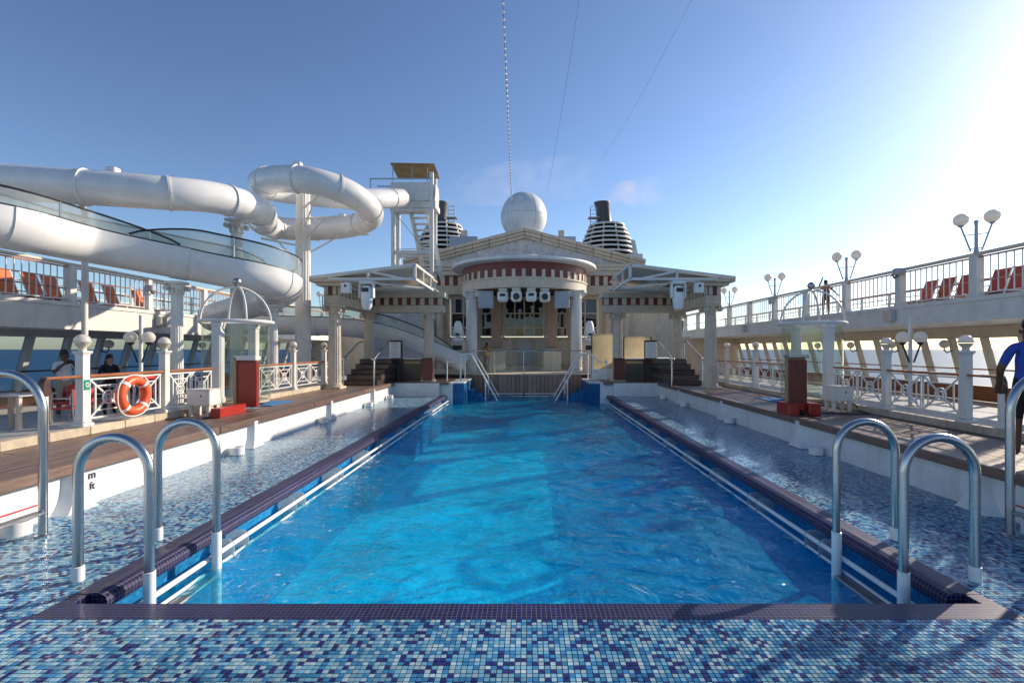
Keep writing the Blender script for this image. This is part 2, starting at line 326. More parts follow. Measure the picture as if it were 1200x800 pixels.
def build(name, mb, mats, parent=None, smooth_angle=40):
    """mesh object; mb holds scene coordinates (layout units) which are stored relative to the parent's base point"""
    off = OFF.get(parent.name, Vector()) if parent else Vector()
    me = bpy.data.meshes.new(name)
    me.from_pydata([((v[0]-off.x)*U, (v[1]-off.y)*U, (v[2]-off.z)*U) for v in mb.v], [], mb.f)
    if isinstance(mats, str): mats = [mats]
    for x in mats: me.materials.append(MAT[x])
    me.polygons.foreach_set('use_smooth', mb.sm); me.polygons.foreach_set('material_index', mb.mi)
    me.update()
    if any(mb.sm): me.set_sharp_from_angle(angle=R(smooth_angle))
    bm = bmesh.new(); bm.from_mesh(me); bmesh.ops.recalc_face_normals(bm, faces=bm.faces[:]); bm.to_mesh(me); bm.free()
    o = bpy.data.objects.new(name, me); COL.objects.link(o)
    if parent: o.parent = parent; OFF[o.name] = off
    else: OFF[o.name] = Vector()
    return o
def tag(o, label, cat, group=None):
    o['label'] = label; o['category'] = cat
    if group: o['group'] = group
    return o
def thing(name, label, cat, loc=(0, 0, 0), group=None):
    o = bpy.data.objects.new(name, None); COL.objects.link(o); o.empty_display_size = .1
    o.location = Vector(loc)*U; OFF[o.name] = Vector(loc); return tag(o, label, cat, group)
def struct(name, mb, mats, label=None):
    o = build(name, mb, mats); o['kind'] = 'structure'
    if label: o['label'] = label
    return o
def dup(o, loc=None, rotz=None, label=None, parent=None, scale=None):
    c = o.copy(); COL.objects.link(c)
    if parent: c.parent = parent
    if loc is not None: c.location = Vector(loc)*U; OFF[c.name] = Vector(loc)
    if rotz is not None: c.rotation_euler = (0, 0, rotz)
    if scale: c.scale = scale
    if label: c['label'] = label
    for ch in list(o.children): dup(ch, parent=c)
    return c
def piece(name, me, parent, loc, rot=(0, 0, 0), sc=(1, 1, 1)):
    o = bpy.data.objects.new(name, me); COL.objects.link(o); o.parent = parent
    o.location = (Vector(loc)-OFF.get(parent.name, Vector()))*U; o.rotation_euler = rot; o.scale = sc; OFF[o.name] = Vector(loc); return o
def mesh_of(name, mb, mats):
    o = build(name, mb, mats); me = o.data; OFF.pop(o.name, None); bpy.data.objects.remove(o); return me
VX, VY, F = 617, 409, 567
def at(px, py, Y): return Vector(((px-VX)/F*Y, Y, 1+(VY-py)/F*Y))      # survey notes: bearing in the photograph + depth -> position
# ------------------------------------------------------------------ layout constants
XW = 2.85        # side walls of the tiled well
XC = 2.80        # inner edge of timber coping
ZD = .285        # timber deck level
ZK = .355        # kerb top (fence base)
XL, XR = -3.65, 3.82
XUL, XUR, ZU = -7.5, 6.6, 1.76
PX, PY0, PY1 = 1.86, 1.80, 10.5
Z_W = -.18
CX = -.07        # axis of the pavilion

# ------------------------------------------------------------------ sea, ship decks
s = MB(); S = 24000
s.add([(-S, -S, -16), (S, -S, -16), (S, S, -16), (-S, S, -16)], [(0, 1, 2, 3)]); struct('sea', s, 'sea')
s = MB()
for sx in (-1, 1):
    x0, x1 = sorted((sx*3.9, sx*9.2)); s.box(x0, x1, -5, 24, -.5, -.012)
s.box(-9.2, 9.2, 12.8, 24, -.6, -.02); s.box(-9.2, 9.2, -5, -1.5, -.62, -.016)
struct('promenade_deck', s, 'promenade_light')
# tiled wading shelf round the pool
s = MB()
s.box(-XW-.05, XW+.05, -2, PY0-.3, -.25, -.008)
s.box(-XW-.05, XW+.05, PY0-.3, PY0, -.25, -.008)
for sx in (-1, 1):
    x0, x1 = sorted((sx*PX, sx*(XW+.05))); s.box(x0, x1, PY0, 10.5, -.25, -.008)
tile_deck = struct('tile_deck', s, 'mosaic')
# separate mosaic tiles near the viewer
s = MB(); rt = random.Random(3)
def tile_quad(i, j, z0=-.0085):
    g = .0007; x0, x1, y0, y1 = i*.01875+g, (i+1)*.01875-g, j*.01875+g, (j+1)*.01875-g
    dz = rt.uniform(-.0004, .0004); tx = rt.uniform(-.0003, .0003); ty = rt.uniform(-.0003, .0003); c = .0012; h = -.0045
    v = [(x0, y0, z0), (x1, y0, z0), (x1, y1, z0), (x0, y1, z0), (x0+c, y0+c, h+dz-tx-ty), (x1-c, y0+c, h+dz+tx-ty), (x1-c, y1-c, h+dz+tx+ty), (x0+c, y1-c, h+dz-tx+ty)]
    s.add(v, [(4, 5, 6, 7), (0, 1, 5, 4), (1, 2, 6, 5), (2, 3, 7, 6), (3, 0, 4, 7)])
NX = int(XW/.01875)
for j in range(66, 96):
    for i in range(-NX, NX): tile_quad(i, j)
for j in range(96, 170):
    for i in list(range(-NX, -99))+list(range(99, NX)): tile_quad(i, j)
o = build('mosaic_tiles', s, 'mosaic', tile_deck); o['kind'] = 'stuff'
# dark coping: flat band in front, rounded lip along the sides
s = MB()
s.box(-PX, PX, PY0, 1.91, -.2, -.004)
for sx in (-1, 1):
    prof = [(1.86, -.004), (1.80, -.002), (1.765, .002), (1.742, -.004), (1.727, -.016), (1.72, -.035), (1.722, -.06), (1.735, -.07), (1.80, -.075), (1.86, -.075)]
    s.prism([(sx*x, z) for x, z in prof], 1.985, 10.45, 'y')
    x0, x1 = sorted((sx*1.80, sx*1.86)); s.box(x0, x1, 1.91, 1.985, -.2, -.0045)
struct('pool_coping', s, 'mosaic_navy')
# basin
s = MB(); zf = -.78
s.box(-1.80, 1.80, 1.93, 12.4, zf-.05, zf)
s.box(-1.86, 1.86, 1.87, 1.93, zf, -.2)
s.box(-1.86, 1.86, 12.4, 12.46, zf, .1)
pbs = struct('pool_basin', s, 'mosaic_pool')
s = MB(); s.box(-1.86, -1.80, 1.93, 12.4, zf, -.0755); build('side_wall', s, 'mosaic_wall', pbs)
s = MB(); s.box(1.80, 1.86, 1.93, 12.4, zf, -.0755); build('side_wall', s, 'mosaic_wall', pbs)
# water with real swell
s = MB(); nx, ny = 150, 420; rw = random.Random(5)
comps = []
for k in range(46):
    wl_ = .07*(1.075**k); ang = rw.gauss(R(75), R(48)); comps.append((2*math.pi/wl_*math.cos(ang), 2*math.pi/wl_*math.sin(ang), rw.uniform(0, 6.28), .0042*wl_**.85))
import numpy as np
xs = np.linspace(-1.799, 1.799, nx); ys = np.linspace(1.931, 12.399, ny); gx, gy = np.meshgrid(xs, ys)
gz = np.zeros_like(gx); wx = gx+.05*np.sin(3.1*gy+1)+.03*np.sin(7*gx+2*gy); wy = gy+.06*np.sin(2.7*gx+.6*gy)
for kx, ky, ph, am in comps: gz += am*np.sin(kx*wx+ky*wy+ph)
gz = Z_W+gz
s.add(list(zip(gx.ravel(), gy.ravel(), gz.ravel())), [(j*nx+i, j*nx+i+1, (j+1)*nx+i+1, (j+1)*nx+i) for j in range(ny-1) for i in range(nx-1)], True)
o = struct('pool_water', s, 'pool_water')

# ------------------------------------------------------------------ side walls of the well
def well_wall(sx):
    side = 'port' if sx < 0 else 'starboard'
    t = thing('well_wall', ('low white wall with flared ribs and depth marks below the sunny timber deck' if sx < 0 else 'low white wall with flared ribs in the shade below the dark timber edge'), 'wall', (sx*XW, 3, 0))
    s = MB(); x0, x1 = sorted((sx*XW, sx*(XW+.12))); s.box(x0, x1, -2, 10.5, -.02, ZD-.012)
    x0, x1 = sorted((sx*1.87, sx*(XW+.12))); s.box(x0, x1, 10.35, 10.5, -.2, ZD-.013)
    x0, x1 = sorted((sx*1.6, sx*1.868)); s.box(x0, x1, 10.47, 10.525, -.3, ZD-.014)
    build('panel', s, 'wall_white', t)
    for y in (1.1, 3.02, 5.0, 6.95, 8.9):
        s = MB(); pr = [(0, 0), (.16, 0)]+[(.05+.11*(1-math.sin(a*math.pi/20))**1.5, .01+.2*a/10) for a in range(0, 11)]+[(.05, ZD-.02), (0, ZD-.02)]
        wv = .07
        vs = []; prf = [(.03+.075*(1-z/.25)**3 if z < .25 else .03, z) for z in [i*.0265 for i in range(11)]]
        for (ww, z) in prf:
            d = .06+.03*(1-min(1, z/.2))**2
            for (dx, dy) in ((0, -ww-.03), (-d, -ww), (-d, ww), (0, ww+.03)): vs.append((sx*(XW+.0)+sx*dx+sx*.003, y+dy, z-.005))
        fs = []
        for i in range(len(prf)-1):
            for k in range(3): fs.append((i*4+k, i*4+k+1, (i+1)*4+k+1, (i+1)*4+k))
        s.add(vs, fs, True); build('rib', s, 'wall_white', t, 60)
    s = MB(); x0, x1 = sorted((sx*(XW-.0025), sx*(XW+.01))); s.box(x0, x1, 1.6, 2.87, .088, .097); build('red_stripe', s, 'stripe_red', t)
    return t
for sx in (-1, 1): well_wall(sx)
def text_mesh(name, body, size, matn, loc, rot, parent=None):
    cu = bpy.data.curves.new(name, 'FONT'); cu.body = body; cu.size = size*U; cu.extrude = .0015; cu.offset = .001
    tmp = bpy.data.objects.new(name, cu); COL.objects.link(tmp); bpy.context.view_layer.update()
    me = bpy.data.meshes.new_from_object(tmp.evaluated_get(bpy.context.evaluated_depsgraph_get())); bpy.data.objects.remove(tmp)
    me.materials.clear(); me.materials.append(MAT[matn])
    o = bpy.data.objects.new(name, me); COL.objects.link(o)
    if parent: o.parent = parent; o.location = (Vector(loc)-OFF[parent.name])*U
    else: o.location = Vector(loc)*U
    o.rotation_euler = rot; return o
wl_t = [o for o in COL.objects if o.name == 'well_wall'][0]
text_mesh('depth_mark', 'm', .075, 'print_black', (-XW+.004, 3.14, .155), (R(90), 0, R(90)), wl_t)
text_mesh('depth_mark', 'ft', .07, 'print_black', (-XW+.004, 3.15, .085), (R(90), 0, R(90)), wl_t)
# skimmer cups at the foot of the walls
s = MB(); s.lathe([(.062, 0), (.064, .07), (.056, .072), (.054, .02), (1e-6, .02)], (0, 0, 0), 18)
cup0 = build('skimmer_cup', s, 'cap_white'); first = True
for sx in (-1, 1):
    for k, y in enumerate((2.62, 4.62, 6.6, 8.5, 9.8)):
        lab = f"white round skimmer cup at the foot of the {'sunlit' if sx < 0 else 'shaded'} well wall"
        o = cup0 if first else dup(cup0)
        o.location = Vector((sx*(XW-.085), y, -.004))*U; first = False; tag(o, lab, 'skimmer', 'skimmer cups along the '+('sunlit' if sx < 0 else 'shaded')+' wall')

# ------------------------------------------------------------------ timber decks with planks and coping boards
def timber_deck(sx):
    xin, xout = XC, (-XL if sx < 0 else XR)
    s = MB(); x0, x1 = sorted((sx*(XW+.13), sx*xout)); s.box(x0, x1, -2, 12.2, .1, ZD-.02)
    x0, x1 = sorted((sx*1.7, sx*(XW+.2))); s.box(x0, x1, 10.53, 12.2, -.3, ZD-.0215)
    base = struct('timber_deck', s, 'dark_timber', 'timber deck strip beside the pool')
    n = 9; wv = (xout-xin-.13)/n
    s = MB(); s.bbox(-wv/2+.0015, wv/2-.0015, 0, 1.46, -.022, 0, .002); pl = mesh_of('plank', s, 'deck_wood')
    s = MB(); s.bbox(-.065, .062, 0, 1.96, -.062, .006, .008); cp = mesh_of('coping_board', s, 'deck_wood')
    for i in range(n):
        y = -1.6+(i % 3)*.5
        while y < 9.2:
            piece('plank', pl, base, (sx*(xin+.13+wv*(i+.5)), y, ZD+random.uniform(-.0008, .0008))); y += 1.465
    for k in range(-1, 6): piece('coping_board', cp, base, (sx*(xin+.065), -1.47+k*1.967+.0, ZD))
    # cross deck at the far end of the well
    s = MB(); s.bbox(-.09, .09, 0, 1.7, -.022, 0, .002); pc = mesh_of('cross_plank', s, 'deck_wood')
    for i in range(int((xout-1.66)/.183)): piece('plank', pc, base, (sx*(1.76+.183*i), 10.5, ZD-.0005))
    s = MB(); s.bbox(0, XC-1.66, -.06, .06, -.055, .006, .008); cc = mesh_of('coping_board', s, 'deck_wood')
    piece('coping_board', cc, base, (1.66 if sx > 0 else -XC, 10.44, ZD+.001))
    if sx > 0:
        pass
    # kerb of stone blocks
    s = MB(); s.bbox(-.05, .05, .002, .348, 0, ZK-ZD, .004); kb = mesh_of('kerb_block', s, 'kerbstone')
    kerb = thing('stone_kerb', 'low stone kerb under the lattice fence '+('behind the life ring' if sx < 0 else 'beside the yellow floor sign'), 'kerb', (sx*(xout+.05), 4, ZD))
    y = .9
    while y < 10.2:
        piece('kerb_block', kb, kerb, (sx*(xout+.05), y, ZD)); y += .35
    s = MB(); x0, x1 = sorted((sx*(xout+.1), sx*(xout+.45))); s.box(x0, x1, -2, 10.3, -.02, ZK-.004); build('ledge', s, 'deck_grey', kerb)
for sx in (-1, 1): timber_deck(sx)

# ------------------------------------------------------------------ pool guard rails
def pool_rail(sx):
    t = thing('pool_guard_rail', 'white double pipe rail along the '+('sunlit' if sx < 0 else 'shaded')+' long side of the pool', 'rail', (sx*1.68, 6, -.2))
    y0 = 2.05
    s = MB(); s.tube([(sx*1.675, y0, -.108), (sx*1.675, 10.35, -.108)], .0135, 10); build('pipe', s, 'pipe_white', t)
    s = MB(); s.tube([(sx*1.675, y0, -.172), (sx*1.675, 10.35, -.172)], .009, 10); build('pipe', s, 'pipe_white', t)
    s = MB(); s.prism([(sx*1.795, -.078), (sx*1.69, -.078), (sx*1.662, -.1), (sx*1.662, -.185), (sx*1.795, -.2)], -.004, .004, 'y'); me = mesh_of('bracket', s, 'frosted_blade')
    for i in range(10):
        for d in (0, .14): piece('bracket', me, t, (0, 2.75+.75*i+d, 0))
for sx in (-1, 1): pool_rail(sx)

# ------------------------------------------------------------------ pool ladders
def hoop(x0, x1, y, zt, zb0, zb1, r=.0195):
    rad = abs(x1-x0)/2; cx = (x0+x1)/2; sg = 1 if x1 > x0 else -1; k = 1.0
    pts = [(x0, y, zb0), (x0, y, zb0+.15)]+[(cx-sg*rad*math.cos(a), y, zt-rad*k+rad*k*math.sin(a)) for a in [math.pi*i/20 for i in range(21)]]+[(x1, y, zb1+.1), (x1, y, zb1)]
    return MB().tube(pts, r, 16)
def ladder(sx):
    t = thing('pool_ladder', 'pair of steel ladder hoops with white feet at the '+('sunlit' if sx < 0 else 'shaded')+' pool corner', 'ladder', (sx*1.8, 2.33, 0))
    ys = (2.10, 2.555)
    for y in ys:
        h = build('hoop', hoop(sx*1.948, sx*1.638, y, .617, -.004, -.6), 'steel', t)
        s = MB(); s.lathe([(.0235, -.004), (.0235, .058), (.02, .06)], (sx*1.948, y, 0), 16); build('sleeve', s, 'pipe_white', h)
        s = MB(); s.lathe([(.0235, -.6), (.0235, .035), (.02, .037)], (sx*1.638, y, 0), 16); build('sleeve', s, 'pipe_white', h)
    for z in (-.19, -.38, -.56):
        s = MB(); s.bbox(sx*1.638-.03, sx*1.638+.03, ys[0]+.02, ys[1]-.02, z-.009, z+.009, .004); build('tread', s, 'dull_steel', t)
for sx in (-1, 1): ladder(sx)
def step_rail(sx):
    t = thing('step_hand_rail', 'tall steel hoop rail with treads leading up to the '+('sunlit' if sx < 0 else 'shaded')+' timber deck', 'hand rail', (sx*2.62, 2.4, 0))
    for y in (2.6, 2.05):
        x0, x1 = sx*2.6, sx*3.02
        r_ = .21; pts = [(x0, y, -.004), (x0, y, .55)]+[(x0+sx*r_*(1-math.cos(a)), y, .66+r_*math.sin(a)) for a in [math.pi*i/20 for i in range(21)]]+[(x1, y, .5), (x1, y, ZD)]
        build('hoop', MB().tube(pts, .0205, 16), 'steel', t)
        s = MB(); s.lathe([(.034, -.004), (.034, .004), (.022, .009)], (x0, y, 0), 16); build('foot_plate', s, 'steel', t)
    s = MB(); s.bbox(sx*2.6-.02, sx*2.6+.035, 2.07, 2.58, .12, .136, .004); build('tread', s, 'dull_steel', t)
for sx in (-1, 1): step_rail(sx)
# ------------------------------------------------------------------ lattice fences with lamp posts
def fence_post(x, y, parent):
    s = MB(); s.bbox(x-.055, x+.055, y-.055, y+.055, ZK-.002, ZK+.03, .006); s.bbox(x-.046, x+.046, y-.046, y+.046, ZK+.03, ZK+.055, .012)
    s.bbox(x-.034, x+.034, y-.034, y+.034, ZK+.055, .955, .003); s.bbox(x-.04, x+.04, y-.04, y+.04, .952, .965, .004); s.bbox(x-.048, x+.048, y-.048, y+.048, .965, .985, .004)
    p = build('fence_post', s, 'white', parent)
    s = MB(); s.lathe([(.03, .985), (.026, 1.0), (.03, 1.015), (.044, 1.03), (.056, 1.052)], (x, y, 0), 20); build('globe_base', s, 'cream', p)
    s = MB(); s.lathe([(.056, -.006), (.061, -.004), (.061, .004), (.056, .006)], (x, y, 1.062), 24)
    s.lathe([(.055, .0), (.0535, .018), (.046, .037), (.031, .051), (.015, .058), (1e-6, .06)], (x, y, 1.064), 24); build('globe', s, 'globe', p)
def lattice(x, y0, y1, parent):
    n = max(1, round((y1-y0)/.43)); z0, z1 = ZK+.06, .745
    s = MB(); s.bar((x, y0, z0), (x, y1, z0), .014, .014); g = build('lattice_panel', s, 'white', parent)
    s = MB(); s.bar((x, y0, z1), (x, y1, z1), .014, .014); build('top_bar', s, 'white', g)
    wd = (y1-y0)/n
    for i in range(n):
        a, b = y0+i*wd, y0+(i+1)*wd; cy, cz = (a+b)/2, (z0+z1)/2
        for yy in (a+.012, b-.012):
            s = MB(); s.bar((x, yy, z0), (x, yy, z1), .012, .014); build('stile', s, 'white', g)
        for (p, q) in (((a+.012, z0), (b-.012, z1)), ((a+.012, z1), (b-.012, z0))):
            s = MB(); dy, dz = q[0]-p[0], q[1]-p[1]; l = math.hypot(dy, dz); k = .058/l
            s.bar((x, p[0], p[1]), (x, cy-dy*k, cz-dz*k), .012, .013); build('brace', s, 'white', g); s = MB(); s.bar((x, cy+dy*k, cz+dz*k), (x, q[0], q[1]), .012, .013); build('brace', s, 'white', g)
        s = MB(); s.torus((x, cy, cz), .056, .009, 'x', 24, 6); s.torus((x, cy, cz), .026, .007, 'x', 16, 6)
        for an in (45, 135, 225, 315):
            c_, s_ = math.cos(R(an)), math.sin(R(an)); s.bar((x, cy+.03*c_, cz+.03*s_), (x, cy+.052*c_, cz+.052*s_), .01)
        build('ring', s, 'white', g)
        for zz in (z0+.06, z1-.06):
            s = MB(); s.bar((x, a+.06, zz), (x, b-.06, zz), .01, .011); build('bar', s, 'white', g)
        for yy in (a+.07, b-.07):
            s = MB(); s.bar((x, yy, z0+.06), (x, yy, z1-.06), .01, .011); build('bar', s, 'white', g)
def fence(sx, x, posts, bays, ends):
    t = thing('lattice_fence', 'white lattice fence with globe topped posts '+('carrying the life ring' if sx < 0 else 'next to the man in blue'), 'fence', (x, posts[0], ZK))
    for y in posts: fence_post(x, y, t)
    for a, b in bays:
        lattice(x, a, b, t)
        s = MB(); s.bbox(x-.03, x+.03, a-.01, b+.01, .76, .785, .008); build('handrail', s, 'teak', t)
    # curved teak end piece by the opening
    a = posts[0]
    s = MB(); s.bbox(x-.028, x+.028, a-.33, a-.03, .762, .783, .008)
    build('rail_end', s, 'teak', t); s = MB(); s.prism([(a-.325, .783), (a-.29, .78), (a-.3, .73), (a-.285, .68), (a-.3, .64), (a-.345, .64), (a-.35, .69), (a-.345, .74)], x-.024, x+.024, 'x'); build('rail_scroll', s, 'dark_brown', t)
    s = MB(); s.bbox(x-.016, x+.016, a-.335, a-.3, ZK-.001, .64, .003); build('end_leg', s, 'white', t)
    return t
fl = fence(-1, XL-.05, (4.03, 4.94, 7.67, 8.84), ((4.08, 4.89), (4.99, 5.68), (6.68, 7.62), (7.72, 8.79), (8.89, 9.8)), 0)
fr_ = fence(1, XR+.05, (4.26, 5.2, 8.17, 9.34), ((4.31, 5.15), (5.25, 6.06), (7.08, 8.12), (8.22, 9.29), (9.39, 10.2)), 0)
# green plaque on the first post
s = MB(); s.bbox(XL-.05+.033, XL-.05+.038, 4.005, 4.06, .66, .745, .001); pq = build('plaque', s, 'sign_green', fl)
s = MB(); s.torus((XL-.05+.0383, 4.032, .703), .015, .0045, 'x', 20, 6); build('plaque_ring', s, 'cap_white', pq)
# life ring
t = thing('life_ring', 'orange life ring with grey bands hanging on the lattice fence', 'life ring', (XL+.03, 4.42, .58))
cc = (XL+.035, 4.45, .575); RR = .142
s = MB(); s.torus(cc, RR, .042, 'x', 40, 14); rg = build('ring', s, 'orange_ring', t)
for k in range(4):
    a0 = R(45+90*k); pts = [Vector(cc)+Vector((0, RR*math.cos(a0+d), RR*math.sin(a0+d))) for d in (-.09, -.03, .03, .09)]
    s = MB(); s.tube(pts, .0445, 14, caps=False); build('reflective_band', s, 'cap_white', t)
pts = []
for i in range(48):
    a = 2*math.pi*i/48; q = RR+.052+.006*math.cos(4*a+math.pi); pts.append(Vector(cc)+Vector((.012, q*math.cos(a), q*math.sin(a))))
s = MB(); s.tube(pts, .005, 6, closed=True); build('grab_line', s, 'cap_white', t)
# ------------------------------------------------------------------ domed glass kiosks
def kiosk(sx, x, yc, r, lab):
    t = thing('glass_kiosk', lab, 'kiosk', (x, yc, ZD))
    for y in (yc-r, yc+r):
        s = MB(); s.bbox(x-.05, x+.05, y-.05, y+.05, ZK-.002, 1.325, .004); s.bbox(x-.06, x+.06, y-.06, y+.06, ZK-.001, ZK+.07, .01); s.bbox(x-.058, x+.058, y-.058, y+.058, 1.27, 1.322, .008); build('post', s, 'white', t)
    s = MB(); s.torus((x, yc, 1.345), r+.03, .022, 'z', 48, 8); s.torus((x, yc, 1.345), r-.04, .012, 'z', 48, 8); build('ring', s, 'white', t)
    for k in range(4):
        a = R(45+45*2*k); c_, s_ = math.cos(a), math.sin(a)
        s = MB(); s.tube([(x+(r+.02)*math.cos(b)*c_, yc+(r+.02)*math.cos(b)*s_, 1.35+.44*math.sin(b)) for b in [math.pi/2*i/14 for i in range(15)]], .013, 10); build('arch', s, 'white', t)
    s = MB(); s.lathe([(.012, 1.78), (.022, 1.8), (.012, 1.815)], (x, yc, 0), 12); s.ball((x, yc, 1.86), .05, 20, 12); build('finial', s, 'dull_steel', t)
    for q in range(2):
        a0 = R(90*(1 if q == 0 else -1)+(14 if q == 0 else 14)); vs = []; n = 16
        A = [a0+R(152)*i/n for i in range(n+1)]
        for z in (ZK+.02, 1.3):
            for a in A: vs.append((x+(r)*math.cos(a), yc+(r)*math.sin(a), z))
        s = MB(); s.add(vs, [(i, i+1, n+2+i, n+1+i) for i in range(n)], True); build('curved_glass', s, 'kiosk_glass', t)
    s = MB(); s.lathe([(r*.97, -.0), (r*.97, .03)], (x, yc, ZK-.03), 32); build('base', s, 'kerbstone', t)
kiosk(-1, XL-.05, 6.18, .38, 'domed glass shower kiosk behind the toppled red panel stand')
kiosk(1, XR+.05, 6.57, .37, 'domed glass shower kiosk behind the standing dark red panel')
# ------------------------------------------------------------------ red panel stands
t = thing('panel_stand', 'red metal panel stand on timber deck with its base lying loose', 'stand', (-3.25, 5.65, ZD))
s = MB(); s.bbox(-3.36, -3.14, 5.62, 5.64, ZD+.05, ZD+.57, .004); build('red_panel', s, 'red_paint', t)
s = MB(); s.bbox(-3.40, -3.365, 5.60, 5.72, ZD+.03, ZD+.62, .004); build('wood_side', s, 'teak_light', t)
s = MB(); s.bbox(-3.39, -3.14, 5.60, 5.72, ZD+.585, ZD+.635, .006); build('top_cap', s, 'white', t)
s = MB(); s.bbox(-3.355, -3.145, 5.645, 5.7, ZD+.04, ZD+.58, .004); build('back_board', s, 'red_wood', t)
for dx in (-3.3, -3.2, -3.12):
    s = MB(); s.tube([(dx, 5.66, ZD+.05), (dx+.03, 5.6, ZD+.03), (dx-.02, 5.53, ZD+.045), (dx+.02, 5.5, ZD+.006)], .008, 6); build('foot', s, 'steel', t)
s = MB(); s.bbox(-3.27, -3.17, 5.0, 5.47, ZD+.001, ZD+.1, .006); tag(build('base_block', s, 'red_paint'), 'long red painted block lying on the timber deck', 'block')
t = thing('panel_stand', 'dark red wooden panel stand on a red weight base, upright on timber deck', 'stand', (2.98, 5.3, ZD))
s = MB(); s.bbox(2.86, 3.06, 5.27, 5.29, ZD+.12, ZD+.6, .004); build('red_panel', s, 'red_wood', t)
s = MB(); s.bbox(2.87, 3.055, 5.292, 5.38, ZD+.1, ZD+.62, .004); build('back_board', s, 'teak_light', t)
s = MB(); s.bbox(2.86, 3.085, 5.25, 5.39, ZD+.62, ZD+.655, .006); build('top_cap', s, 'dull_steel', t)
s = MB()
for a, b in ((2.80, 2.92), (3.02, 3.15)): s.bbox(a, b, 5.16, 5.42, ZD+.001, ZD+.135, .01)
s.bbox(2.92, 3.02, 5.22, 5.42, ZD+.045, ZD+.13, .006); build('weight_base', s, 'red_paint', t)
s = MB(); s.tube([(2.95, 5.2, ZD+.06), (2.97, 5.1, ZD+.01), (2.75+.1, 5.1, ZD+.008)], .01, 6); build('lever', s, 'dark', t)
for sx, lab in ((-1, 'small dark red box stand below the water slide run-out'), (1, 'small dark red box stand in front of the beige screens')):
    x = CX+sx*2.09; yq = 10.57; t = thing('box_stand', lab, 'stand', (x, yq, ZD))
    s = MB(); s.bbox(x-.115, x+.115, yq-.05, yq+.05, ZD+.05, ZD+.5, .006); build('panel', s, 'red_dark', t)
    s = MB(); s.bbox(x-.125, x+.125, yq-.06, yq+.06, ZD+.5, ZD+.52, .004); build('top_cap', s, 'dark_brown', t)
    for d in (-.1, .1):
        s = MB(); s.bbox(x+d-.012, x+d+.012, yq-.05, yq+.05, ZD, ZD+.05, .002); build('leg', s, 'dull_steel', t)
# ------------------------------------------------------------------ white cabinets on legs
def cabinet(x, y, lab):
    t = thing('cabinet', lab, 'cabinet', (x, y, ZD)); w_, d_ = .122, .095
    s = MB(); s.bbox(x-w_, x+w_, y-d_, y+d_, ZD+.115, ZD+.28, .006); build('body', s, 'white', t)
    s = MB(); s.bbox(x-w_-.006, x+w_+.006, y-d_-.006, y+d_+.006, ZD+.28, ZD+.29, .003); build('lid', s, 'white', t)
    for dx in (-w_+.03, w_-.03):
        for dy in (-d_+.03, d_-.03):
            s = MB(); s.bbox(x+dx-.016, x+dx+.016, y+dy-.016, y+dy+.016, ZD, ZD+.117, .003); build('leg', s, 'white', t)
    s = MB(); s.lathe([(.01, 0), (.01, .006), (1e-6, .007)], (x+.03, y-d_-.001, ZD+.22), 10, axis='y'); build('lock', s, 'dark', t)
    s = MB(); s.tube(spline([(x+w_-.02, y, ZD+.1), (x+w_+.06, y-.03, ZD+.07), (x+w_+.08, y-.06, ZD+.012), (x+.1, y-.35, ZD+.01), (x-.35, y-.25, ZD+.01)], 6), .008, 6); build('cable', s, 'dark', t)
cabinet(-3.47, 5.2, 'white cabinet on short legs between the life ring and the kiosk')
cabinet(3.62, 5.62, 'white cabinet on short legs beside the standing dark red panel')

# ------------------------------------------------------------------ upper decks
for sx, xe, zb in ((-1, XUL, 1.335), (1, XUR, 1.43)):
    s = MB(); x0, x1 = sorted((sx*abs(xe), sx*9.3)); s.box(x0, x1, 1.5, 23, zb, ZU)
    # nosing and recess of the fascia
    x0, x1 = sorted((sx*(abs(xe)-.02), sx*(abs(xe)+.2))); s.box(x0, x1, 1.5, 23, ZU-.05, ZU+.012)
    x0, x1 = sorted((sx*(abs(xe)-.012), sx*(abs(xe)+.1))); s.box(x0, x1, 1.5, 23, zb-.01, zb+.05)
    struct('upper_deck', s, 'white')
    # ceiling beams
    for k in range(14):
        pass
def upper_rail(sx, xe, y0, step, n, lab, lamp_from):
    t = thing('upper_railing', lab, 'railing', (xe, 8, ZU)); x = xe+sx*.05
    s0 = MB(); s0.tube([(x, y0-.01, 2.402), (x, 22.5, 2.402)], .028, 10); build('top_rail', s0, 'cream', t)
    s0 = MB(); s0.bar((x, y0, 2.352), (x, 22.5, 2.352), .04, .02); build('teak_strip', s0, 'teak', t)
    for z in (1.82,):
        s0 = MB(); s0.bar((x, y0, z), (x, 22.5, z), .014, .014); build('low_rail', s0, 'white', t)
    s0 = MB(); s0.tube([(x+sx*.03, y0, 2.0), (x+sx*.03, 22.5, 2.0)], .012, 8); build('mid_rail', s0, 'teak', t)
    s0 = MB(); s0.bbox(-.06, .06, -.06, .06, 0, 2.37-ZU, .006); s0.bbox(-.07, .07, -.07, .07, 0, .04, .006); pm = mesh_of('post', s0, 'white')
    s0 = MB(); s0.bbox(-.008, .008, -.006, .006, 0, 2.345-1.825, .002); bm_ = mesh_of('bar', s0, 'white')
    for i in range(n):
        y = y0+step*i; piece('post', pm, t, (x, y, ZU+.012))
        if i < n-1 and y < 15:
            k = round(step/.112)
            for j in range(1, k): piece('bar', bm_, t, (x, y+step*j/k, 1.825))
    return t
upper_rail(-1, XUL, 4.7, 1.65, 11, 'white upper railing in front of the orange loungers under the slide', 0)
upper_rail(1, XUR, 4.25, 1.45, 13, 'cream upper railing carrying twin globe lamps against the bright sky', 0)
